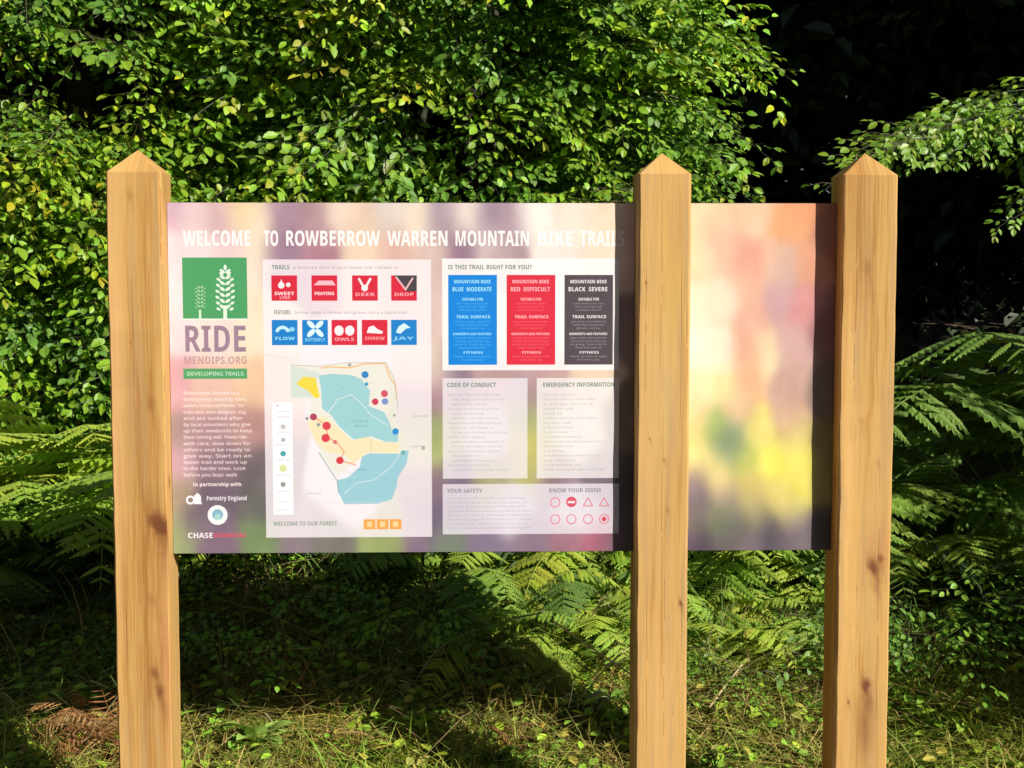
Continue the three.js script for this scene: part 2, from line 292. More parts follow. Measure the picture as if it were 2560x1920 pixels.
  const poly = (f, ...p) => { L.fillStyle = f; L.beginPath(); p.forEach(([x, y], i) => (i ? L.lineTo(sq(x, y), y) : L.moveTo(sq(x, y), y))); L.closePath(); L.fill(); };
  const blob = (f, x, y, a, b = a) => { L.fillStyle = f; L.beginPath(); L.ellipse(sq(x, y), y, a, b, 0, 0, 7); L.fill(); };
  icon(589, 591, RED); poly(w, [604, 617], [610, 598], [616, 617]); blob(w, 610, 612, 7, 7); blob(w, 625, 611, 5, 5); cap(589, 588, 'SWEET', w); fit('LINE', 606, 630, 641, 6, '#f6b9bf');
  icon(675, 591, RED); poly('#f8bcc8', [679, 612], [690, 602], [720, 602], [727, 612]); cap(675, 588, 'PRAYING', w);
  icon(762, 591, RED); L.strokeStyle = w; L.lineWidth = 5; L.beginPath(); L.moveTo(sq(776, 597), 597); L.lineTo(sq(789, 620), 620); L.lineTo(sq(802, 597), 597); L.stroke(); blob(w, 789, 618, 7, 7); cap(762, 590, 'DEER', '#f8b0b4');
  icon(846, 591, RED); poly(DARK, [852, 591], [901, 591], [901, 625], [878, 625]); L.strokeStyle = '#e9b9bf'; L.lineWidth = 4; L.beginPath(); L.moveTo(sq(856, 594), 594); L.lineTo(sq(877, 621), 621); L.lineTo(sq(893, 596), 596); L.stroke(); cap(846, 590, 'DROP', '#f8b0b4');
  icon(590, 686, BLUE); L.strokeStyle = '#c9f0fb'; L.lineWidth = 7; L.beginPath(); L.arc(sq(613, 712), 715, 13, 3.4, 6.0); L.stroke(); blob('#8fd4f4', 633, 706, 6, 5); cap(590, 684, 'FLOW', '#9fe0ff');
  icon(655, 686, BLUE); for (const sx of [-1, 1]) for (const sy of [-1, 1]) { L.save(); L.translate(sq(683 + sx * 9, 707), 705 + sy * 9); L.rotate(sx * sy * 0.78); L.fillStyle = '#dff6fb'; L.beginPath(); L.ellipse(0, 0, 11, 5.5, 0, 0, 7); L.fill(); L.restore(); } cap(655, 687, 'BUTTERFLY', '#8fd2f7');
  icon(718, 686, RED); for (const x of [734, 757]) { blob(w, x, 709, 10, 11); } cap(718, 686, 'OWLS', '#f7b2be');
  icon(783, 686, RED); poly(w, [793, 714], [798, 701], [808, 698], [817, 706], [829, 711], [826, 716]); cap(783, 684, 'SHREW', '#f9a6a6');
  icon(846, 686, BLUE); poly('#d6f3f8', [856, 713], [862, 700], [874, 693], [888, 703], [878, 705], [866, 716]); cap(846, 684, 'JAY', '#8fd2f7');
  // map
  const m = (x, y) => [570.3 + x / 4, 751.7 + y / 4];
  const mp = (f, ...p) => poly(f, ...p.map(([x, y]) => m(x, y)));
  const mline = (f, lw, ...p) => { L.strokeStyle = f; L.lineWidth = lw; L.lineJoin = 'round'; L.beginPath(); p.forEach(([x, y], i) => { const [a, b] = m(x, y); i ? L.lineTo(sq(a, b), b) : L.moveTo(sq(a, b), b); }); L.stroke(); };
  mp('rgba(228,231,214,0.7)', [240, 120], [500, 130], [740, 110], [1050, 105], [1120, 200], [1160, 420], [1140, 620], [1220, 700], [1180, 830], [1180, 900], [900, 890], [800, 960], [640, 1090], [500, 900], [380, 640], [420, 420], [240, 400]);
  mp('rgba(206,222,214,0.8)', [240, 130], [480, 190], [440, 400], [240, 405]);
  mp('#f3e4bd', [380, 620], [520, 560], [640, 660], [760, 780], [880, 745], [1060, 800], [1170, 800], [1165, 885], [900, 880], [780, 980], [700, 900], [560, 880], [460, 800]);
  mp('rgba(148,206,214,0.88)', [480, 215], [600, 200], [760, 212], [850, 250], [880, 300], [920, 340], [910, 480], [1040, 530], [1090, 620], [1110, 700], [1165, 720], [1160, 790], [1060, 790], [930, 742], [780, 770], [650, 650], [590, 560], [510, 500], [500, 330]);
  mp('rgba(144,200,214,0.88)', [640, 1120], [730, 1100], [830, 1010], [850, 920], [910, 890], [1180, 895], [1200, 860], [1255, 870], [1235, 980], [1160, 1100], [1150, 1180], [1110, 1290], [990, 1330], [700, 1332], [650, 1230]);
  mp('#f4d94a', [290, 280], [350, 225], [450, 232], [490, 400], [450, 412], [390, 345], [320, 310]);
  mline('#f0b878', 2.6, [500, 150], [580, 140], [740, 150], [870, 115], [1050, 112], [1090, 230], [1140, 300], [1150, 420]);
  mline('#a9b79f', 1.2, [240, 125], [480, 135], [720, 105], [1060, 105], [1130, 250], [1160, 500]); mline('#8aa7a4', 1.8, [480, 880], [640, 1130], [650, 1230]);
  mline('#f0a070', 2.4, [420, 560], [540, 640], [560, 750], [640, 800], [700, 880], [660, 950], [800, 990]); mline('#b8c6a4', 1.1, [930, 760], [930, 880]); mline('#cfd6c8', 1.0, [0, 30], [220, 70], [260, 120]); mline('#d8d6dc', 1, [380, 1310], [700, 1320], [1390, 1310]);
  for (let i = 0; i < 5; i++) mline('rgba(110,150,150,0.28)', 0.8, ...[0, 1, 2, 3, 4, 5, 6, 7, 8].map((k) => [500 + i * 50 + k * 55 - i * k * 5, 260 + i * 85 + 40 * Math.sin(k * 0.9 + i * 1.3)]));
  for (let i = 0; i < 4; i++) mline('rgba(110,150,160,0.28)', 0.8, ...[0, 1, 2, 3, 4, 5, 6].map((k) => [690 + i * 14 + k * 75 - i * k * 6, 1040 + i * 68 + 26 * Math.sin(k * 1.1 + i)]));
  mline('rgba(250,246,236,0.8)', 1.4, [560, 540], [640, 420], [760, 380], [860, 470], [930, 560], [1080, 650]); mline('rgba(250,246,236,0.8)', 1.2, [700, 1240], [800, 1150], [960, 1120], [1100, 1010], [1180, 900]);
  const pin = (x, y, f, r = 7) => { const [a, b] = m(x, y); L.fillStyle = f; L.beginPath(); L.arc(sq(a, b), b, r, 0, 7); L.fill(); };
  pin(878, 208, '#3a86c8', 7.5); pin(890, 290, '#4c9fc0', 4); pin(1140, 700, '#2f8fd2', 7); pin(1045, 372, '#d4566a', 7.5); pin(965, 442, '#cc4058', 7); pin(1050, 440, '#7e95cf', 7);
  pin(435, 572, '#b0485c', 7.5); pin(478, 640, '#9aa0a4', 4); pin(548, 650, '#dc4452', 9); pin(540, 755, '#dc4452', 9); pin(620, 790, '#d87078', 4.5); pin(662, 950, '#d83c4c', 8); pin(745, 125, '#a8aeb0', 4); pin(380, 585, '#7c7c80', 3); pin(1205, 885, '#74b3b2', 5); pin(1130, 560, '#9aa4a8', 3); pin(1380, 845, '#a6b2a4', 4);
  for (const [x, y, a] of [[775, 610, 130], [785, 650, 110], [800, 1030, 85], [380, 1235, 120], [1290, 565, 130], [1280, 830, 110]]) { const p = m(x, y), q = m(x + a, y); line(p[0], q[0], p[1] + 2, 5, 'rgba(90,110,115,0.6)'); }
  rect(592, 863, 635, 1107, '#fdfbfd');
  const key = [[870, '#f2b6c6', 2.5], [916, '#c4c6c6', 5.5], [944, '#b9bcc4', 5], [974, '#4fa9ac', 6], [1006, '#dbe2a4', 8], [1041, '#989a9c', 5.5]]; for (const [y, f, r] of key) blob(f, y === 870 ? 602 : 614, y, r);
  for (const y of [884, 896, 929, 957, 989, 1022, 1057, 1080, 1098]) line(600, 629, y, 5, 'rgba(130,132,142,0.6)');
  fit('WELCOME TO OUR FOREST', 593, 730, 1131, 9, 'rgba(110,134,118,0.75)');
  for (let i = 0; i < 3; i++) { rect(787 + i * 28, 1118, 812 + i * 28, 1140, '#f3a953'); rect(794 + i * 28, 1123, 805 + i * 28, 1135, '#fbd49a'); }
  // grading cards
  fit('IS THIS TRAIL RIGHT FOR YOU?', 968, 1150, 578, 10, head);
  const card = (x, f, pale, title, soft) => {
    rect(x, 590, x + 105, 783, f); fit('MOUNTAIN BIKE', x + 12, x + 92, 608, 7.5, pale); fit(title, x + 8, x + 94, 625, 9, pale);
    const c = (dx, y, s) => line(x + 52 - dx, x + 52 + dx, y, s, soft);
    fit('SUITABLE FOR', x + 30, x + 75, 645, 6, pale); c(34, 653, 5); c(30, 660, 5); c(28, 667, 5);
    fit('TRAIL SURFACE', x + 17, x + 91, 683, 6.5, pale); c(38, 692, 5); c(34, 699, 5); c(26, 706, 5);
    fit('GRADIENTS AND FEATURES', x + 10, x + 93, 719, 5.5, pale); c(40, 727, 5); c(38, 734, 5); c(40, 741, 5); c(30, 748, 5);
    fit('FITNESS', x + 32, x + 75, 759, 5.5, pale); c(40, 767, 5); c(24, 774, 5);
  };
  card(969, '#0a86e0', '#a8e4ff', 'BLUE  MODERATE', 'rgba(130,205,255,0.65)'); card(1095, '#e02c42', '#ffc0c4', 'RED  DIFFICULT', 'rgba(255,150,155,0.65)'); card(1220, '#544a50', '#f2eaee', 'BLACK  SEVERE', 'rgba(190,182,190,0.75)');
  fit('CODE OF CONDUCT', 966, 1072, 831, 10, head); for (let i = 0; i < 17; i++) line(968 + (i % 3 === 0 ? 0 : 8), 1040 + R() * 62, 850 + i * 10.2, 6.5, 'rgba(120,124,124,0.42)');
  fit('EMERGENCY INFORMATION', 1173, 1330, 831, 10, head); for (let i = 0; i < 17; i++) line(1174, 1215 + R() * 95, 850 + i * 10.2, 6.5, 'rgba(120,124,124,0.45)');
  fit('YOUR SAFETY', 966, 1042, 1061, 9, 'rgba(112,120,132,0.75)'); for (let i = 0; i < 8; i++) line(967, 1130 + R() * 22, 1075 + i * 9.3, 6, 'rgba(125,125,140,0.42)');
  fit('KNOW YOUR SIGNS', 1186, 1300, 1061, 9, 'rgba(112,120,132,0.75)');
  const ring = (x, y) => { L.lineWidth = 2.2; L.strokeStyle = 'rgba(226,120,140,0.85)'; L.beginPath(); L.arc(sq(x, y), y, 10, 0, 7); L.stroke(); };
  const tri = (x, y) => { L.lineWidth = 2.2; L.strokeStyle = 'rgba(222,110,130,0.85)'; L.beginPath(); L.moveTo(sq(x, y), y - 10); L.lineTo(sq(x + 10, y), y + 8); L.lineTo(sq(x - 10, y), y + 8); L.closePath(); L.stroke(); };
  ring(1200, 1083); blob('#dc5468', 1235, 1082, 11.5); rect(1227, 1080, 1243, 1085, '#fae6ea'); tri(1271, 1083); tri(1306, 1083); ring(1200, 1120); ring(1235, 1120); ring(1271, 1120); ring(1306, 1120); blob('#d84a62', 1306, 1120, 5);
}
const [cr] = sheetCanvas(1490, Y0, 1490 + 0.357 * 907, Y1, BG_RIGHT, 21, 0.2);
function canvasTex(c) { const t = new THREE.CanvasTexture(c); t.colorSpace = THREE.SRGBColorSpace; t.anisotropy = 8; return t; }
function panel(x0, x1, canvas, label, tone) {
  const w = x1 - x0, h = 0.838, y = 0.821 + h / 2;
  const body = part('display_panel', new THREE.BoxGeometry(w, h, 0.012), std({ color: lin(0.10, 0.09, 0.085), roughness: 0.6 }), board);
  body.position.set((x0 + x1) / 2, y, -D / 2 - 0.008); body.userData.label = label;
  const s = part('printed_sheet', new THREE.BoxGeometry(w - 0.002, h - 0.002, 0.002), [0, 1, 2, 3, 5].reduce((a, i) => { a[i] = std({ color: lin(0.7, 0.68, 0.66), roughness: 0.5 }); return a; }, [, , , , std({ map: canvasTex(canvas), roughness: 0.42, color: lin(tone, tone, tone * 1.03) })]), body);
  s.position.z = 0.0072; return body;
}
panel(-0.8115, 0.295, cl, 'large left panel with trail map and grading cards', 0.9);
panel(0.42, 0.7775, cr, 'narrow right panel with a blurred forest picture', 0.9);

// ---------------------------------------------------------------- leaves, twigs, trees
const TWIG = [0.10, 0.075, 0.05];
function leafGeo(len, wid, fold, curl) {     // folded along the midrib, 12 triangles
  const T = [0, 0.22, 0.52, 0.8, 1], Wd = [0, 0.78, 1, 0.62, 0], s = new Soup(), mid = [], lf = [], rt = [];
  for (let i = 0; i < 5; i++) { const x = T[i] * len, y = -curl * T[i] * T[i] * len; mid.push(V(x, y, 0)); lf.push(V(x + 0.03 * len, y + fold * Wd[i] * wid / 2, Wd[i] * wid / 2)); rt.push(V(x + 0.03 * len, y + fold * Wd[i] * wid / 2, -Wd[i] * wid / 2)); }
  const c = [1, 1, 1];
  for (let i = 0; i < 4; i++) for (const [e, f] of [[lf, 1], [rt, -1]]) {
    const a = mid[i], b = mid[i + 1], p = e[i], q = e[i + 1];
    if (i > 0) (f > 0 ? s.tri(a, p, q, c) : s.tri(a, q, p, c));
    if (i < 3) (f > 0 ? s.tri(a, q, b, c) : s.tri(a, b, q, c)); else (f > 0 ? 0 : 0);
  }
  return s.build();
}
const LEAVES = [leafGeo(0.050, 0.033, 0.22, 0.18), leafGeo(0.042, 0.029, 0.12, 0.3), leafGeo(0.057, 0.035, 0.3, 0.1)];
const LEAF_LOD = LEAVES.map((g, i) => { const l = [0.050, 0.042, 0.057][i], w = [0.0165, 0.0145, 0.0175][i], s = new Soup(), c = [1, 1, 1], a = V(0, 0, 0), b = V(l, -0.012, 0); for (const q of [1, -1]) { const e = V(l * 0.25, 0.004, q * w * 0.9), f = V(l * 0.66, 0.002, q * w * 0.9); s.tri(a, e, f, c); s.tri(a, f, b, c); } return s.build(); });
const LEAF_COL = (r) => { const k = 0.65 + r() * 0.7, y = r(); return y > 0.97 ? [1.6 * k, 1.1 * k, 0.8 * k] : y > 0.70 ? [1.2 * k, 1.15 * k, 0.85 * k] : [0.85 * k + 0.1 * r(), k, 0.9 * k]; };
function basis(p, dir, up, s = 1, roll = 0) {
  const x = dir.clone().normalize(), z = x.clone().cross(up).normalize(), y = z.clone().cross(x);
  const m = new THREE.Matrix4().makeBasis(x, y, z); if (roll) m.multiply(new THREE.Matrix4().makeRotationX(roll));
  m.scale(V(s, s, s)); m.setPosition(p); return m;
}
function makeSpray(seed, o = {}) {            // a flat leafy shoot along +x: returns stems, leaf placements and one merged geometry
  const r = rng(seed), len = o.len ?? 0.5, ls = o.leaf ?? 1, step = o.step ?? 0.062, side = o.side ?? 0.26, droop = o.droop ?? 0.25;
  const stems = new Soup(), leaves = [], at = (x) => V(x, -droop * x * x / len, Math.sin(x * 9 + seed) * 0.012), axis = [];
  for (let i = 0; i <= 6; i++) axis.push(at(len * i / 6));
  stems.tube(axis, 0.0035, 0.0012, TWIG, 4);
  const put = (p, d) => { const up = V((r() - 0.5) * 0.7, 1, (r() - 0.5) * 0.7); leaves.push({ m: basis(p, V(d.x, d.y - 0.12 - r() * 0.3, d.z), up, ls * (0.7 + r() * 0.5), (r() - 0.5) * 0.9), k: Math.floor(r() * 3), c: LEAF_COL(r) }); };
  let s = r() < 0.5 ? 1 : -1;
  for (let x = 0.05; x < len; x += step * (0.8 + r() * 0.4)) {
    s = -s; const p = at(x), L2 = side * (1 - x / len * 0.75) * (0.7 + r() * 0.5), a = 0.75 + r() * 0.35, d = V(Math.cos(a), -0.1 + (r() - 0.5) * 0.3, Math.sin(a) * s);
    const pts = [p, p.clone().addScaledVector(d, L2 * 0.5).add(V(0.01, 0, 0)), p.clone().addScaledVector(d, L2).add(V(0.03, -0.02, 0))];
    stems.tube(pts, 0.002, 0.0008, TWIG, 3);
    let q = r() < 0.5 ? 1 : -1;
    for (let t = 0.18; t < 1.0; t += 0.030 / L2 * ls) { q = -q; const b = pts[0].clone().lerp(pts[2], t), e = d.clone().applyAxisAngle(V(0, 1, 0), q * (0.7 + r() * 0.35)); put(b, e); }
    put(pts[2], d); if (r() < 0.5) put(p, V(Math.cos(a), 0, -Math.sin(a) * s));
  }
  put(at(len), V(1, -0.2, 0));
  const stemGeo = stems.build(), all = new Soup(); all.p = stems.p.slice(); all.c = stems.c.slice();
  for (const l of leaves) all.add(LEAVES[l.k], l.m, l.c);
  const low = new Soup(); for (const l of leaves) low.add(LEAF_LOD[l.k], l.m, l.c);
  return { stems: stemGeo, leaves, geo: all.build(), low: low.build() };
}
const SPRAYS = [1, 2, 3, 4, 5].map((i) => makeSpray(100 + i * 7, { len: 0.42 + i * 0.045, droop: 0.15 + 0.06 * i }));
const leafMat = (c, o = {}) => new THREE.MeshPhysicalMaterial({ color: lin(...c), vertexColors: true, roughness: 0.5, metalness: 0, transmission: 0.38, thickness: 0, side: THREE.DoubleSide, ...o });
const BEECH = [[0.22, 0.40, 0.028], [0.30, 0.48, 0.026], [0.16, 0.32, 0.034], [0.40, 0.52, 0.022], [0.11, 0.23, 0.03], [0.40, 0.40, 0.03]];
const beechMats = BEECH.map((c) => leafMat(c)), stemMat = std({ vertexColors: true, roughness: 0.9 });
const leafMats = BEECH.map((c) => new THREE.MeshPhysicalMaterial({ color: lin(...c), roughness: 0.45, transmission: 0.38, thickness: 0, side: THREE.DoubleSide }));
const baseLeaf = leafMat([1, 1, 1], { transmission: 0 });
const bark = (() => { const t = tex(256, 512, (u, v) => { const n = fbm(u * 10, v * 26, 61, 4), k = 0.55 + n * 0.9; return [88 * k, 80 * k, 68 * k]; }); return std({ map: t, bumpMap: t, bumpScale: 0.006, roughness: 0.95 }); })();
function trunkGeo(pts, r0, r1, sides = 12, seed = 1) {
  const rings = [], pos = [], uv = [], n = pts.length;
  for (let i = 0; i < n; i++) { const rr = lerp(r0, r1, i / (n - 1)) * (i === 0 ? 1.35 : 1), ring = []; for (let k = 0; k <= sides; k++) { const a = k / sides * Math.PI * 2, q = rr * (0.88 + 0.24 * noise((k % sides) * 0.7, i * 0.8, seed)); ring.push([pts[i].x + Math.cos(a) * q, pts[i].y, pts[i].z + Math.sin(a) * q]); } rings.push(ring); }
  for (let i = 0; i < n - 1; i++) for (let k = 0; k < sides; k++) {
    const A = rings[i][k], B = rings[i][k + 1], C = rings[i + 1][k + 1], E = rings[i + 1][k], y0 = pts[i].y, y1 = pts[i + 1].y, u0 = k / sides, u1 = (k + 1) / sides;
    pos.push(...A, ...E, ...C, ...A, ...C, ...B); uv.push(u0, y0, u0, y1, u1, y1, u0, y0, u1, y1, u1, y0);
  }
  const g = new THREE.BufferGeometry(); g.setAttribute('position', new THREE.Float32BufferAttribute(pos, 3)); g.setAttribute('uv', new THREE.Float32BufferAttribute(uv, 2)); g.computeVertexNormals(); return g;
}
function limbGeo(a, b, sag, r0, r1) { const pts = []; for (let i = 0; i <= 6; i++) { const t = i / 6, p = a.clone().lerp(b, t); p.y += sag * Math.sin(t * Math.PI); pts.push(p); } const c = new THREE.CatmullRomCurve3(pts), g = new THREE.TubeGeometry(c, 10, 1, 6, false), q = g.attributes.position, nr = g.attributes.normal; for (let i = 0; i < q.count; i++) { const k = Math.floor(i / 7) / 10, rr = lerp(r0, r1, k), P = c.getPointAt(clamp(k)); q.setXYZ(i, P.x + nr.getX(i) * rr, P.y + nr.getY(i) * rr, P.z + nr.getZ(i) * rr); } return g; }

// places sprays as real twigs: the nearest as parts of their own (the very nearest with every leaf apart), the rest as one mass
function foliate(root, places, near, open, mats = beechMats, lmats = leafMats) {
  const o = root.position, eye = camera.position;
  for (const p of places) { p.rank = p.hidden ? 1e3 : p.pos.distanceTo(eye) + (p.penal || 0); }
  places.sort((a, b) => a.rank - b.rank);
  const rest = [], inv = new THREE.Matrix4().makeTranslation(-o.x, -o.y, -o.z);
  places.forEach((p, i) => {
    const sp = SPRAYS[p.v], m = inv.clone().multiply(basis(p.pos, p.dir, p.up, p.s, p.roll)), t = p.t;
    if (i < open) {
      const tw = part('twig', sp.stems, stemMat, root); tw.applyMatrix4(m);
      sp.leaves.forEach((l, j) => { const lf = part('leaf', LEAVES[l.k], lmats[l.c[0] > 1.15 ? 1 : j % 3 ? t : [0, 2][j % 2]], tw); lf.applyMatrix4(l.m); });
    } else if (i < near) { part('leafy_twig', sp.geo, mats[t], root).applyMatrix4(m); } else rest.push([p, m]);
  });
  if (rest.length) {
    const m = part('foliage', joined(rest.map(([p, m]) => [SPRAYS[p.v].low, m, p.col || BEECH[p.t]])), baseLeaf, root); m.userData.kind = 'stuff';
  }
}
function crownPlaces(seed, c, rad, n, o = {}) {
  const r = rng(seed), out = [];
  let guard = 0;
  while (out.length < n && guard++ < n * 30) {
    const u = r() * 2 - 1, ph = r() * Math.PI * 2, q = Math.sqrt(1 - u * u), d = V(q * Math.cos(ph), u, q * Math.sin(ph));
    if (d.z < (o.minZ ?? -0.5)) continue;
    const bump = 0.72 + 0.52 * (fbm(d.x * 3.2 + seed, d.y * 6.5 + d.z, seed, 3)), k = bump * (r() < 0.7 ? 0.86 + r() * 0.14 : 0.55 + r() * 0.3);
    const pos = V(c[0] + d.x * rad[0] * k, c[1] + d.y * rad[1] * k, c[2] + d.z * rad[2] * k);
    if (o.keep && !o.keep(pos, r)) continue;
    if (pos.y < groundH(pos.x, pos.z) + 0.1) continue;
    const dir = V(d.x / rad[0] * rad[2] + (r() - 0.5) * 0.9, 0, d.z + 0.25 + (r() - 0.5) * 0.7).normalize(); if (!o.all && fbm(pos.x * 2.6 + seed, pos.y * 4.2, seed + 5, 2) < 0.21 + 0.06 * r()) continue;
    dir.y = -(o.dip ?? 0.35) + (r() - 0.5) * 0.6;
    const up = V(0.35 + (r() - 0.5) * 0.6, 1, 0.5 + (r() - 0.5) * 0.6);
    const warm = fbm(pos.x * 2.2 + 5, pos.y * 3.4 + seed, 91, 2);
    out.push({ pos: pos.addScaledVector(dir, -0.25), dir, up, s: (o.s ?? 0.78) * (0.8 + r() * 0.45), roll: (r() - 0.5) * 0.5, v: Math.floor(r() * 5), t: warm > 0.44 && r() < 0.7 ? (r() < 0.3 ? 3 : r() < 0.92 ? 1 : 5) : warm < 0.30 && r() < 0.5 ? 4 : Math.floor(r() * 3), hidden: d.z < 0, penal: Math.abs(pos.x) > 2 || pos.y > 2.7 ? 3 : 0 });
  }
  return out;
}
function tree(name, label, category, x, z, h, tr, group) {
  const y = groundH(x, z), root = thing(name, label, category, [x, y - 0.05, z], 0, group), r = rng(Math.round(x * 97 + z * 31 + 900));
  const pts = []; for (let i = 0; i <= 9; i++) pts.push(V((noise(i * 0.5, 3, Math.abs(Math.round(x * 10))) - 0.5) * 0.25 * (i / 9 + 0.1), h * i / 9, (r() - 0.5) * 0.1));
  part('trunk', trunkGeo(pts, tr, tr * 0.25, 12, 7), bark, root); root.userData.h = undefined; delete root.userData.h; return root;
}
function limbs(root, targets, r0 = 0.035) { for (const t of targets) { const b = t.clone().sub(root.position), a = V(0, Math.max(0.5, b.y - 0.45), 0); part('branch', limbGeo(a, b, 0.12, r0, 0.008), bark, root); } }

{ // the two beeches behind the board
  const A = tree('beech_tree', 'bushy green beech behind the middle of the board with boughs reaching right', 'tree', -0.15, -6.9, 7, 0.13);
  limbs(A, [V(0.6, 2.3, -5.5), V(-0.6, 2.0, -5.5), V(0.1, 2.6, -5.4), V(0.9, 1.9, -5.5), V(-0.2, 1.6, -5.5)]);
  const pa = crownPlaces(21, [-0.28, 2.75, -6.5], [1.4, 2.3, 1.5], 1800, { dip: 0.22, keep: (p, r) => p.x / -p.z < 0.085 + 0.05 * noise(p.y * 4.5, 2, 17) + 0.02 * r() });
  const r = rng(77);      // long boughs at the right edge
  for (const [x0, y0, z0, x1, y1, z1, n] of [[0.2, 2.2, -5.9, 0.84, 1.99, -5.3, 24], [0.1, 2.6, -6, 0.92, 2.42, -5.5, 22], [0.2, 1.8, -5.7, 0.68, 1.77, -5.15, 20], [0.2, 2.3, -5.9, 0.80, 2.14, -5.35, 20], [0.3, 1.95, -5.7, 0.80, 1.88, -5.2, 18], [0.1, 2.5, -5.9, 0.66, 2.30, -5.3, 18], [0.1, 2.7, -5.9, 0.72, 2.52, -5.4, 16]]) {
    for (let i = 0; i < n; i++) { const t = Math.pow(i / (n - 1), 0.8), d = V(0.9, -0.05 + (r() - 0.5) * 0.2, 0.4 + (r() - 0.5) * 1.2); pa.push({ pos: V(lerp(x0, x1, t) - 0.3 + (r() - 0.5) * 0.1, lerp(y0, y1, t) + (r() - 0.5) * 0.05, lerp(z0, z1, t) - 0.15 + (r() - 0.5) * 0.2), dir: d, up: V(0.2, 1, 0.45), s: 0.55 + r() * 0.3, roll: (r() - 0.5) * 0.4, v: Math.floor(r() * 5), t: Math.floor(r() * 3) }); }
    limbs(A, [V(lerp(x0, x1, 0.6), lerp(y0, y1, 0.6), lerp(z0, z1, 0.6) - 0.1)], 0.025);
  }
  foliate(A, pa, 220, 5);
  const B = tree('beech_tree', 'dense green beech filling the upper left corner beside the leftmost post', 'tree', -1.9, -6.7, 7, 0.12);
  limbs(B, [V(-1.2, 2.2, -5.4), V(-1.8, 1.9, -5.2), V(-1.4, 1.5, -5.3), V(-2.1, 2.4, -5.4)]);
  foliate(B, crownPlaces(43, [-1.75, 2.5, -6.3], [1.3, 2.2, 1.45], 1750, { dip: 0.22, keep: (p) => p.y > 1.0 || p.z < -5.6 }), 220, 5);
  // the tree at the right whose boughs reach into the picture
  const C = tree('beech_tree', 'beech at the right edge with one pale sunlit bough above the rightmost post', 'tree', 3.3, -6.4, 7, 0.14);
  const pc = [], q = rng(5);
  for (const [ax, ay, az, bx, by, bz, n, s, w] of [[2.9, 2.3, -5.9, 1.62, 2.04, -5.35, 34, 0.62, 0.09], [2.9, 2.4, -5.9, 1.9, 2.14, -5.3, 16, 0.62, 0.08], [2.8, 1.9, -5.8, 2.02, 1.78, -5.4, 10, 0.55, 0.06], [2.9, 2.2, -5.8, 1.46, 1.99, -5.25, 30, 0.62, 0.10]]) {
    for (let i = 0; i < n; i++) { const t = i / (n - 1); pc.push({ pos: V(lerp(ax, bx, t) + (q() - 0.5) * 0.1, lerp(ay, by, t) + (q() - 0.5) * w, lerp(az, bz, t) + (q() - 0.5) * 0.3), dir: V(-1, -0.12 + (q() - 0.5) * 0.2, 0.3 + (q() - 0.5) * 1.2), up: V(0.3, 1, 0.55), s: s * (0.7 + q() * 0.5), roll: (q() - 0.5) * 0.5, v: Math.floor(q() * 5), t: Math.floor(q() * 2) }); }
    limbs(C, [V(lerp(ax, bx, 0.6), lerp(ay, by, 0.6), lerp(az, bz, 0.6) - 0.1)], 0.02);
  }
  for (const p of crownPlaces(63, [4.1, 3.8, -6.6], [1.6, 2.6, 1.4], 420, { minZ: -1, s: 1.3, keep: (p) => p.x / -p.z > 0.43 })) { p.hidden = true; pc.push(p); }
  foliate(C, pc, 70, 4);
}
// the deep wood: trees in shade behind, and those outside the picture on the right that keep the sun off them
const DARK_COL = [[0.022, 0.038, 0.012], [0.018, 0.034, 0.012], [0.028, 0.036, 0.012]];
const COARSE = (() => { const s = new Soup(), r = rng(4), c = [1, 1, 1]; for (let i = 0; i < 22; i++) { const p = V((r() - 0.5) * 0.5, (r() - 0.5) * 0.3, (r() - 0.5) * 0.5), a = r() * 6.28, m = basis(p, V(Math.cos(a), (r() - 0.6) * 0.8, Math.sin(a)), V((r() - 0.5) * 0.8, 1, (r() - 0.5) * 0.8), 1.9 + r() * 1.2); s.add(LEAF_LOD[i % 3], m, LEAF_COL(r)); } return s.build(); })();
function forestTree(x, z, h, rad, n, label, seed) {
  const t = tree('woodland_tree', label, 'tree', x, z, h * 0.92, 0.16), r = rng(seed), list = [], o = t.position;
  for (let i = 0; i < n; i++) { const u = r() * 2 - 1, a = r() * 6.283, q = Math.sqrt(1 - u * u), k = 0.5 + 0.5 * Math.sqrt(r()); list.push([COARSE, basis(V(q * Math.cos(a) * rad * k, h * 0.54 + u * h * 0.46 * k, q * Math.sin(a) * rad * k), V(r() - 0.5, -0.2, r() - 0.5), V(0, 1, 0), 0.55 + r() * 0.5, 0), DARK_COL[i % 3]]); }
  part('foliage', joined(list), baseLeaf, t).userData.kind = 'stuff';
  limbs(t, [V(x + rad * 0.6, h * 0.5, z + rad * 0.5), V(x - rad * 0.6, h * 0.45, z + rad * 0.4)], 0.04); return t;
}
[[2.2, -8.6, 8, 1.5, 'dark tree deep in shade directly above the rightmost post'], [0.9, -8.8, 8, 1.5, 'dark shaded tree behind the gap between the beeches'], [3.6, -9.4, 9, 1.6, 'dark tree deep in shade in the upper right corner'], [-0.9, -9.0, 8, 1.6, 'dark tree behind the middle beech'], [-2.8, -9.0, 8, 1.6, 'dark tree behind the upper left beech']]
  .forEach(([x, z, h, rad, label], i) => forestTree(x, z, h, rad, 1300, label, 300 + i));
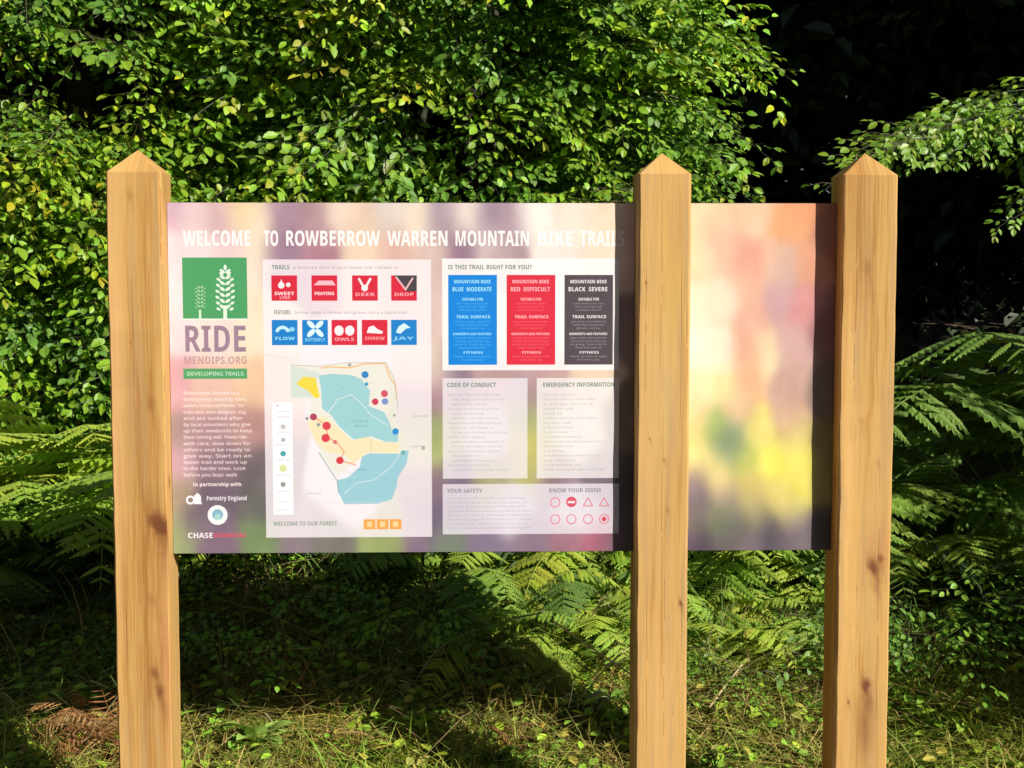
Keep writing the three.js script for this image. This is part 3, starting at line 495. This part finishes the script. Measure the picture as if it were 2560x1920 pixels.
[[5.2, -4.3, 8.5, 1.5, 'tall tree outside the picture, nearest the board on the right'], [6.6, -6.3, 9, 1.8, 'tall tree outside the picture, behind the right edge'], [8.3, -4.6, 9, 1.8, 'tall tree outside the picture, farthest right'], [7.6, -5.2, 8, 1.6, 'tall tree outside the picture, between the other two on the right'], [9.6, -6.2, 9, 1.8, 'tall tree outside the picture, deepest on the far right'], [5.4, -8.6, 9.5, 1.8, 'tall tree outside the picture, deep in the wood on the right']]
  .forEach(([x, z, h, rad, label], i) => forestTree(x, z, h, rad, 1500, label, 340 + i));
{ // sapling just outside the frame: dapples the ferns at the right
  const s = tree('beech_sapling', 'slender beech sapling beside the right edge casting dappled shade on the ferns', 'tree', 3.2, -3.3, 3.2, 0.035);
  const pl = crownPlaces(555, [3.2, 1.95, -3.3], [0.5, 1.4, 0.5], 120, { minZ: -1, s: 0.9 }); for (const p of pl) p.hidden = true; foliate(s, pl, 0, 0);
}
{ // far wood as one mass
  const r = rng(808), list = [];
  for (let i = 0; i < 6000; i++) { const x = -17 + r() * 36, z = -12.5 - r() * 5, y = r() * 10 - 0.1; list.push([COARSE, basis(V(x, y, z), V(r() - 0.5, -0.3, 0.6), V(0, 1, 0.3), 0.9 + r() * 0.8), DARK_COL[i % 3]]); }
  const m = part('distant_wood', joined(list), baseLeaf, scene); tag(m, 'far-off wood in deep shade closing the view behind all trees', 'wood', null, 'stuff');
}

// ---------------------------------------------------------------- ferns
function pinnaGeo(n, wid, seed) {             // one leaflet of a frond along +x, length 1, cut into small lobes
  const s = new Soup(), r = rng(seed), c = [1, 1, 1];
  for (let i = 0; i < n; i++) {
    const t0 = i / n, t1 = (i + 1.25) / n, w = wid * Math.pow(Math.sin(Math.PI * (0.16 + 0.84 * (i + 0.4) / n)), 0.75) * (0.9 + r() * 0.2), y0 = -0.10 * t0 * t0, y1 = -0.10 * t1 * t1;
    for (const q of [1, -1]) { const a = V(t0, y0, 0), b = V(t1, y1, 0), e = V(lerp(t0, t1, 0.75), y1 - 0.03, q * w), f = V(lerp(t0, t1, 0.2), y0 - 0.01, q * w * 0.75); if (q > 0) { s.quad(a, f, e, b, c); } else s.quad(a, b, e, f, c); }
  }
  return s.build();
}
const PINNAE = [pinnaGeo(9, 0.115, 3), pinnaGeo(10, 0.10, 9), pinnaGeo(6, 0.05, 12)];
function makeFrond(seed, o) {                 // rachis from the origin, rising and arching out along +x
  const r = rng(seed), n = o.n ?? 20, L = o.len ?? 0.7, th0 = o.rise ?? 1.15, bend = o.bend ?? 1.7, st = new Soup(), pts = [], dirs = [], list = [];
  let p = V(0, 0, 0); const N = 30; for (let i = 0; i <= N; i++) { const t = i / N, th = th0 - bend * Math.pow(t, 1.3), d = V(Math.cos(th), Math.sin(th), 0); pts.push(p.clone()); dirs.push(d); p = p.clone().addScaledVector(d, L / N); }
  st.tube(pts.filter((_, i) => i % 2 === 0), 0.0032, 0.0008, [0.9, 0.75, 0.5], 4);
  const s0 = o.bare ?? 0.22;
  for (let i = 0; i < n; i++) {
    const t = s0 + (1 - s0) * Math.pow((i + 0.3) / n, 0.95), k = Math.min(N, Math.round(t * N)), u = (t - s0) / (1 - s0);
    const len = L * (o.wide ?? 0.2) * (o.tri ? Math.pow(1 - u, 0.85) * (0.85 + 0.15 * Math.min(1, u * 8)) + 0.02 : Math.pow(Math.sin(Math.PI * (0.12 + 0.88 * u)), 0.8) + 0.04);
    const d = dirs[k], nrm = V(-d.y, d.x, 0);
    for (const q of [1, -1]) list.push({ m: basis(pts[k], d.clone().multiplyScalar(0.32 + r() * 0.12).add(V(0, -0.12 - r() * 0.12, q)), nrm.clone().add(V((r() - 0.5) * 0.3, 0, 0)), len * (0.9 + r() * 0.2)), k: o.thin ? 2 : o.tri ? 1 : 0, c: [0.9 + r() * 0.2, 0.9 + r() * 0.2, 0.9] });
  }
  const all = new Soup(); all.p = st.p.slice(); all.c = st.c.slice(); for (const l of list) all.add(PINNAE[l.k], l.m, l.c);
  return { stems: st.build(), list, geo: all.build() };
}
const LANCE = [0, 1, 2, 3].map((i) => makeFrond(40 + i, { n: 17, len: 0.7, rise: 1.3 - i * 0.12, bend: 2.0 + i * 0.32, wide: 0.19 }));
const BRACK = [0, 1, 2, 3].map((i) => makeFrond(60 + i, { n: 14, len: 0.85, rise: 1.35 - i * 0.1, bend: 1.5 + i * 0.3, wide: 0.36, tri: true, bare: 0.36 }));
const WITHERED = [0, 1, 2, 3].map((i) => makeFrond(80 + i, { n: 11, len: 0.6, rise: 1.45 - i * 0.15, bend: 1.2 + i * 0.5, wide: 0.3, tri: i % 2 === 0, bare: 0.25, thin: true }));
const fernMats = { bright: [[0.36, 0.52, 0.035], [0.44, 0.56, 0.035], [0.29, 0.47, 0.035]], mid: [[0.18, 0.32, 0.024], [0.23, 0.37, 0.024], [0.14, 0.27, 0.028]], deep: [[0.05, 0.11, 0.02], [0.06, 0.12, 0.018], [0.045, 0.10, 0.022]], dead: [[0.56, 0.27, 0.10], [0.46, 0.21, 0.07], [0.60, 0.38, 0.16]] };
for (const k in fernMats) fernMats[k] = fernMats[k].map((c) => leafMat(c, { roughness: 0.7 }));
const flatFern = {}; for (const k in fernMats) flatFern[k] = fernMats[k].map((m) => { const q = m.clone(); q.vertexColors = false; return q; });
function fern(label, x, z, o = {}) {
  const r = rng(o.seed ?? Math.round(Math.abs(x * 1000 + z * 77))), kind = o.kind ?? 'lance', set = o.tone === 'dead' ? WITHERED : kind === 'lance' ? LANCE : BRACK, tone = o.tone ?? 'mid', n = o.n ?? 8, s = o.s ?? 1;
  const y = o.y ?? groundH(x, z) - 0.02, f = thing(kind === 'lance' ? 'fern' : 'bracken', label, kind === 'lance' ? 'fern' : 'bracken', [x, y, z]);
  for (let i = 0; i < n; i++) {
    const a = o.face !== undefined ? o.face + (i / Math.max(1, n - 1) - 0.5) * (o.fan ?? 3.4) + (r() - 0.5) * 0.3 : i / n * Math.PI * 2 + r() * 0.6, v = set[Math.floor(r() * 4)], mi = Math.floor(r() * 3), sc = s * (0.75 + r() * 0.45);
    let fr;
    if (o.open && i < 6) { fr = part('frond', v.stems, fernMats[tone][mi], f); v.list.forEach((l) => part('leaflet', PINNAE[l.k], flatFern[tone][mi], fr).applyMatrix4(l.m)); }
    else fr = part('frond', v.geo, fernMats[tone][mi], f);
    fr.rotation.set((r() - 0.5) * (o.tilt ?? 0.4), a, (r() - 0.5) * (o.tilt ?? 0.4), 'YXZ'); fr.scale.setScalar(sc); fr.position.set((r() - 0.5) * 0.06, 0, (r() - 0.5) * 0.06);
  }
  return f;
}
const F = -Math.PI / 2;       // a frond turned towards the viewer
// left, beside the leftmost post
fern('bright sunlit bracken reaching past the left side of the leftmost post', -1.32, -5.0, { kind: 'b', tone: 'bright', n: 14, s: 1.196, face: F, fan: 4.6 });
fern('tall yellow-green bracken at the left edge of the picture', -1.74, -5.05, { kind: 'b', tone: 'bright', n: 14, s: 1.318, face: F, fan: 4.6 });
fern('bright green bracken between the leftmost post and the tall bracken', -1.52, -5.15, { kind: 'b', tone: 'bright', n: 14, s: 1.22, face: F, fan: 4.6 });
fern('lower green bracken in front of the tall one at the left edge', -1.66, -4.88, { kind: 'b', tone: 'mid', n: 12, s: 0.7, face: F, fan: 4.4 });
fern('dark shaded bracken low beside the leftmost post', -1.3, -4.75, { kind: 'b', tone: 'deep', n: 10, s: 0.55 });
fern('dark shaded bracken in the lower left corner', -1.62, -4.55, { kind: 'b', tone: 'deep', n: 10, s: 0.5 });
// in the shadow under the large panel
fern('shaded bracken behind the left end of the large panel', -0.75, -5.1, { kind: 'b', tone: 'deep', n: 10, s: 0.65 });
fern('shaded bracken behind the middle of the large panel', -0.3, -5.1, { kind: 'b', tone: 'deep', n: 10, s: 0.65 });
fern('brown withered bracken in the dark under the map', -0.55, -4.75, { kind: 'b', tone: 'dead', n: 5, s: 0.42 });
// the lit gap under the right half of the large panel
fern('lime green fern lit by the sun under the grading cards', -0.02, -4.92, { tone: 'bright', n: 13, s: 0.898, face: F, fan: 4.4, open: true });
fern('green fern beside the lime one, nearer the middle post', 0.30, -4.85, { tone: 'mid', n: 12, s: 0.792, face: F, fan: 4.4, open: true });
fern('half shaded fern at the edge of the large panel\'s shadow', -0.26, -4.85, { tone: 'mid', n: 10, s: 0.726, face: F, fan: 4 });
fern('tall fern behind the lime one, mostly behind the panel', 0.18, -5.15, { tone: 'bright', n: 12, s: 1.056, face: F, fan: 5 });
fern('low bright fern in front of the lime one', 0.10, -4.62, { tone: 'bright', n: 9, s: 0.502, face: F, fan: 5 });
fern('leafy bright fern touching the left side of the middle post', 0.42, -4.7, { tone: 'bright', n: 11, s: 0.62, face: F, fan: 5 });
fern('tall lime fern half hidden by the lower edge of the large panel', 0.30, -5.0, { tone: 'bright', n: 12, s: 0.95, face: F, fan: 5 });
fern('small bright fern in the sunlit grass left of the middle post', 0.30, -4.42, { tone: 'bright', n: 10, s: 0.36, face: F, fan: 6 });
fern('small fern at the shadow edge under the safety box', 0.04, -4.42, { tone: 'mid', n: 10, s: 0.34, face: F, fan: 6 });
fern('small fern low in front, just left of the middle post', 0.40, -4.22, { tone: 'mid', n: 9, s: 0.28, face: F, fan: 6 });
fern('upright lime fern at the shadow edge, under the grading cards', -0.06, -4.52, { tone: 'bright', n: 11, s: 0.58, face: F, fan: 5.5 });
fern('upright bright fern under the code of conduct box', 0.13, -4.56, { tone: 'bright', n: 11, s: 0.62, face: F, fan: 5.5 });
fern('upright bright fern under the emergency box', 0.29, -4.54, { tone: 'bright', n: 11, s: 0.56, face: F, fan: 5.5 });
// under the narrow panel
fern('upright bright fern tucked against the right side of the middle post', 0.56, -4.5, { tone: 'bright', n: 10, s: 0.56, face: F, fan: 5 });
fern('upright bright fern close to the left side of the rightmost post', 0.85, -4.62, { tone: 'bright', n: 10, s: 0.6, face: F, fan: 5 });
fern('fern between the two right posts, in the middle of the gap', 0.72, -4.85, { tone: 'bright', n: 11, s: 0.8, face: F, fan: 4.4 });
fern('small fern low in front between the two right posts', 0.62, -4.32, { tone: 'mid', n: 9, s: 0.32, face: F, fan: 6 });
fern('fern with ladder-like drooping fronds under the narrow panel', 0.86, -5.0, { tone: 'bright', n: 9, s: 1.056, face: F - 0.3, fan: 2.6, open: true });
fern('fern just right of the middle post under the narrow panel', 0.56, -4.85, { tone: 'bright', n: 11, s: 0.792, face: F, fan: 3.6, open: true });
fern('small fern low between the middle and rightmost posts', 0.70, -4.6, { tone: 'bright', n: 9, s: 0.528, face: F, fan: 4 });
// right of the rightmost post
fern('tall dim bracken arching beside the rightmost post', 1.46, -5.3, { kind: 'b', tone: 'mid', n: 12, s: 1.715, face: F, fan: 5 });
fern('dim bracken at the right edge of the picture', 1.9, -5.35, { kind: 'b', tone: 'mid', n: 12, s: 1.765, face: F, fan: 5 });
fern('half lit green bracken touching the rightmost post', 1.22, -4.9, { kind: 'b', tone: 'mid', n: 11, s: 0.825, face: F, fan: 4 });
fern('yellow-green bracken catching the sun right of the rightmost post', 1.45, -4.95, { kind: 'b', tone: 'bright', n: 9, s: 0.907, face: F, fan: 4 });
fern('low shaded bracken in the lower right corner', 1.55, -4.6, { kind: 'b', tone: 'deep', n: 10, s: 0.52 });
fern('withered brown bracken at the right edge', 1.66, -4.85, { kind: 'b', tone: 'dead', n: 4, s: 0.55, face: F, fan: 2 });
// dead bracken bottom left
fern('small orange-brown dead fern frond left of the leftmost post', -1.22, -4.12, { tone: 'dead', n: 12, s: 0.36, face: F - 0.9, fan: 1.6, y: 0.17, tilt: 0.9 });
fern('heap of rusty dead fern at the foot of the leftmost post', -1.13, -4.02, { tone: 'dead', n: 30, s: 0.36, y: 0.13, tilt: 1.1 });
fern('rusty dead fern in the grass under the map', -0.5, -4.05, { tone: 'dead', n: 18, s: 0.28, tilt: 1.1 });
fern('rusty dead fern in the grass beside the pale green leaves', -0.28, -4.0, { tone: 'dead', n: 9, s: 0.18, tilt: 1.1 });
fern('pale tan dead fern in the grass left of the middle post', 0.0, -4.05, { tone: 'dead', n: 18, s: 0.28, tilt: 1.1 });

// ---------------------------------------------------------------- low plants
function bush(name, label, cat, x, z, rad, n, s, cols, seed) {
  const y = groundH(x, z), root = thing(name, label, cat, [x, y, z]), r = rng(seed), pl = [];
  for (let i = 0; i < n; i++) { const a = r() * Math.PI * 2, e = r() * 1.2, d = V(Math.cos(a) * Math.cos(e), Math.sin(e) * 0.8 + 0.1, Math.sin(a) * Math.cos(e)); const p = V(x, y + 0.05, z).addScaledVector(d, rad * (0.25 + r() * 0.6)); pl.push({ pos: p, dir: V(d.x, d.y * 0.4 - 0.1, d.z), up: V((r() - 0.5) * 0.6, 1, 0.4), s: s * (0.7 + r() * 0.5), roll: (r() - 0.5), v: i % 5, t: cols[i % cols.length] }); }
  if (label.startsWith('tall')) for (const p of pl) p.pos.y = y + 0.1 + (p.pos.y - y) * 2.1;
  const st = new Soup(); for (const p of pl) st.tube([V(0, 0, 0), p.pos.clone().sub(root.position).multiplyScalar(0.55).add(V(0, 0.03, 0)), p.pos.clone().sub(root.position)], 0.004, 0.002, [0.09, 0.09, 0.04], 3);
  part('stem', st.build(), stemMat, root); foliate(root, pl, n, 0); return root;
}
bush('bramble', 'leafy bramble low to the right of the rightmost post', 'bramble', 1.28, -4.55, 0.42, 26, 0.55, [2, 0, 2], 12);
bush('bramble', 'tall bramble just outside the right edge, nearest the viewer', 'bramble', 2.35, -3.75, 0.62, 70, 0.8, [2, 0, 4], 19);
bush('bramble', 'leafy bramble in shade at the right edge', 'bramble', 1.75, -4.8, 0.5, 24, 0.6, [2, 2, 0], 13);
bush('bramble', 'small bright leafy bramble left of the middle post', 'bramble', 0.40, -4.45, 0.16, 9, 0.36, [1, 0, 3], 14);
bush('bramble', 'small leafy bramble under the narrow panel', 'bramble', 0.72, -4.3, 0.16, 9, 0.36, [0, 2], 16);
bush('bramble', 'shaded bramble under the left end of the large panel', 'bramble', -0.85, -4.55, 0.35, 18, 0.5, [2, 2, 0], 17);
bush('bramble', 'shaded bramble under the middle of the large panel', 'bramble', -0.25, -4.6, 0.3, 16, 0.5, [2, 0], 18);
{ // broad pale leaf rosette at the foot of the leftmost post, another pale clump left of the middle post
  const geo = (() => { const s = new Soup(), n = 8, P = []; for (let i = 0; i <= n; i++) { const t = i / n, w = 0.26 * Math.pow(Math.sin(Math.PI * Math.pow(t, 0.8)), 0.8), y = 0.35 * Math.sin(t * 2.0) - 0.1 * t; P.push([V(t, y - 0.02, 0), V(t, y + w * 0.25, w), V(t, y + w * 0.25, -w)]); } for (let i = 0; i < n; i++) { s.quad(P[i][0], P[i][1], P[i + 1][1], P[i + 1][0], [1, 1, 1]); s.quad(P[i][0], P[i + 1][0], P[i + 1][2], P[i][2], [1, 1, 1]); } return s.build(); })();
  const rosette = (label, x, z, n, s, c, seed) => { const r = rng(seed), t = thing('dock_plant', label, 'plant', [x, groundH(x, z) + 0.05, z]), m = [0.85, 1, 1.15].map((k) => new THREE.MeshPhysicalMaterial({ color: lin(c[0] * k, c[1] * k, c[2] * k), roughness: 0.5, side: THREE.DoubleSide })); for (let i = 0; i < n; i++) { const l = part('leaf', geo, m[i % 3], t); l.rotation.set((r() - 0.5) * 0.4, F + (i / n - 0.5) * 5 + r() * 0.5, 0.1 + r() * 0.5, 'YXZ'); l.scale.setScalar(s * (0.7 + r() * 0.5)); } };
  rosette('broad pale green leaves in the sun at the foot of the leftmost post', -0.72, -4.04, 12, 0.115, [0.30, 0.46, 0.09], 3);
  rosette('pale whitish leaf clump in the sun left of the middle post', 0.22, -4.16, 22, 0.075, [0.56, 0.62, 0.34], 4);
  rosette('small green leaf rosette in the grass under the grading cards', -0.05, -3.95, 9, 0.08, [0.14, 0.26, 0.03], 6);
}
// grass
function tuft(seed, n, h, spread, lean) {
  const s = new Soup(), r = rng(seed);
  for (let i = 0; i < n; i++) { const a = r() * 6.283, b = r() * 6.283, H = h * (0.5 + r() * 0.7), w = 0.0022 + r() * 0.002, p = V(Math.cos(a) * spread * r(), 0, Math.sin(a) * spread * r()), l = lean * (0.4 + r()), d = V(Math.cos(b), 0, Math.sin(b)), q = V(-d.z, 0, d.x), k = 0.7 + r() * 0.6, c = [k * (0.9 + r() * 0.3), k, k];
    let pa = p.clone().addScaledVector(q, w), pb = p.clone().addScaledVector(q, -w);
    for (let j = 1; j <= 3; j++) { const t = j / 3, m = p.clone().addScaledVector(d, l * H * t * t * 1.3).add(V(0, H * (t - 0.35 * l * t * t), 0)), ww = w * (1 - t * 0.95), na = m.clone().addScaledVector(q, ww), nb = m.clone().addScaledVector(q, -ww); s.quad(pa, pb, nb, na, c); pa = na; pb = nb; } }
  return s.build();
}
function scatter(name, label, cat, geos, n, seed, area, colour, size) {
  const r = rng(seed), o = new THREE.Object3D(), list = [];
  for (let i = 0; i < n; i++) { const [x, z] = area(r); o.position.set(x, groundH(x, z) - 0.01, z); o.rotation.set((r() - 0.5) * 0.5, r() * 6.28, (r() - 0.5) * 0.5); o.scale.setScalar(size * (0.6 + r() * 0.8)); o.updateMatrix(); list.push([geos[i % geos.length], o.matrix.clone(), colour(r, x, z)]); }
  const m = part(name, joined(list), leafMat([1, 1, 1], { roughness: 0.7, transmission: 0 }), scene); tag(m, label, cat, null, 'stuff');
}
scatter('grass', 'green grass growing along the front of the bank below the board', 'grass', [tuft(1, 22, 0.10, 0.06, 1.1), tuft(2, 20, 0.07, 0.06, 1.4), tuft(3, 14, 0.16, 0.05, 1.2)], 5600, 31, (r) => [-2.0 + r() * 4.0, -3.7 - Math.pow(r(), 1.4) * 1.1], (r, x, z) => { const w = fbm(x * 3.2, z * 3.2, 12, 2); return w > 0.5 ? [0.38 + r() * 0.12, 0.42 + r() * 0.08, 0.07] : w > 0.40 ? [0.20 + r() * 0.1, 0.38 + r() * 0.1, 0.04] : [0.30 + r() * 0.1, 0.33, 0.07]; }, 1);
scatter('dry_grass', 'straw-coloured dry grass mixed through the green', 'grass', [tuft(5, 14, 0.15, 0.05, 1.6), tuft(6, 10, 0.09, 0.07, 1.9)], 420, 32, (r) => [-2.0 + r() * 4.0, -3.7 - r() * 0.8], (r) => { const k = 0.7 + r() * 0.6; return [0.56 * k, 0.40 * k, 0.16 * k]; }, 1);
scatter('dead_stalks', 'tangle of thin dead stalks and blades on the shaded bank', 'stalks', [tuft(8, 7, 0.42, 0.08, 1.3), tuft(9, 6, 0.32, 0.10, 1.8), tuft(10, 9, 0.3, 0.06, 0.7)], 330, 35, (r) => [-2.0 + r() * 4.0 - (r() < 0.5 ? 0.6 : 0), -4.25 - r() * 0.9], (r) => { const k = 0.5 + r() * 0.7; return r() < 0.5 ? [0.34 * k, 0.25 * k, 0.12 * k] : [0.14 * k, 0.24 * k, 0.04 * k]; }, 1);
{ // low leafy ground cover
  const s = new Soup(), r = rng(9); for (let i = 0; i < 26; i++) { const a = r() * 6.28; s.add(LEAVES[i % 3], basis(V((r() - 0.5) * 0.16, 0.02 + r() * 0.07, (r() - 0.5) * 0.16), V(Math.cos(a), 0.1 + (r() - 0.5) * 0.6, Math.sin(a)), V((r() - 0.5), 1, 0.5), 0.4 + r() * 0.35), LEAF_COL(r)); }
  scatter('ground_cover', 'small leafy weeds covering the bank between the ferns', 'weeds', [s.build()], 800, 33, (r) => [-2.3 + r() * 4.6, -3.75 - r() * 1.6], (r, x) => (r() < 0.2 ? [0.40, 0.36, 0.08] : [0.24 + r() * 0.08, 0.42 + r() * 0.1, 0.04]), 1);
  const d = new Soup(); for (let i = 0; i < 10; i++) { const a = r() * 6.28; d.add(LEAVES[i % 3], basis(V((r() - 0.5) * 0.2, 0.01 + r() * 0.02, (r() - 0.5) * 0.2), V(Math.cos(a), (r() - 0.5) * 0.5, Math.sin(a)), V((r() - 0.5), 1, (r() - 0.5)), 0.6 + r() * 0.4), [1, 1, 1]); }
  scatter('leaf_litter', 'brown fallen leaves lying in the grass', 'leaves', [d.build()], 900, 34, (r) => [-2.4 + r() * 4.8, -3.4 - r() * 3], (r) => { const k = 0.5 + r() * 0.8; return [0.30 * k, 0.16 * k, 0.06 * k]; }, 1);
}
// single dry stalks
function stalk(label, pts, r0, c) { const a = V(...pts[0]), t = thing('dry_stalk', label, 'stalk', pts[0]), cv = new THREE.CatmullRomCurve3(pts.map((p) => V(...p).sub(a))); part('stem', new THREE.TubeGeometry(cv, 20, r0, 5), std({ color: lin(...c), roughness: 0.8 }), t); }
stalk('thin grey stalk arching out of the shadow under the panel', [[-0.34, 0.16, -4.3], [-0.22, 0.36, -4.3], [-0.02, 0.44, -4.32], [0.1, 0.46, -4.35]], 0.0028, [0.35, 0.33, 0.2]);
stalk('straight straw stalk lying slanted below the lime fern', [[0.12, 0.47, -4.2], [0.22, 0.41, -4.15], [0.34, 0.34, -4.1]], 0.003, [0.55, 0.42, 0.2]);
stalk('second straw stalk crossing the slanted one', [[0.2, 0.27, -4.1], [0.3, 0.38, -4.12], [0.42, 0.45, -4.15]], 0.0026, [0.45, 0.42, 0.16]);
stalk('pale curved twig lying in the dark under the map', [[-0.95, 0.17, -4.15], [-0.85, 0.23, -4.15], [-0.74, 0.22, -4.15], [-0.66, 0.14, -4.12]], 0.003, [0.30, 0.24, 0.16]);
stalk('reddish upright stalk in the dark under the map', [[-0.66, 0.12, -4.2], [-0.64, 0.26, -4.22], [-0.6, 0.34, -4.22]], 0.003, [0.26, 0.13, 0.07]);
stalk('pale stalk leaning beside the middle post', [[0.56, 0.2, -4.15], [0.62, 0.27, -4.18], [0.68, 0.34, -4.2]], 0.003, [0.6, 0.48, 0.26]);
// small pale stones
function stone(label, x, y, z, s, c, seed) { const g = new THREE.IcosahedronGeometry(1, 3), a = g.attributes.position; for (let i = 0; i < a.count; i++) { const q = 0.85 + 0.3 * noise(a.getX(i) * 1.6 + 5, a.getY(i) * 1.6 + a.getZ(i), seed); a.setXYZ(i, a.getX(i) * q, a.getY(i) * q * 0.8, a.getZ(i) * q); } g.computeVertexNormals(); const m = part('pebble', g, std({ color: lin(...c), roughness: 0.8 }), scene); m.name = numbered('pebble'); m.position.set(x, y, z); m.scale.setScalar(s); tag(m, label, 'stone'); }
stone('small bluish round pebble in the shadow under the panel', -0.295, 0.115, -4.12, 0.019, [0.35, 0.45, 0.42], 4);
stone('small white pebble in the grass left of the rightmost post', 0.735, 0.20, -4.2, 0.013, [0.75, 0.75, 0.66], 8);

renderer.render(scene, camera);
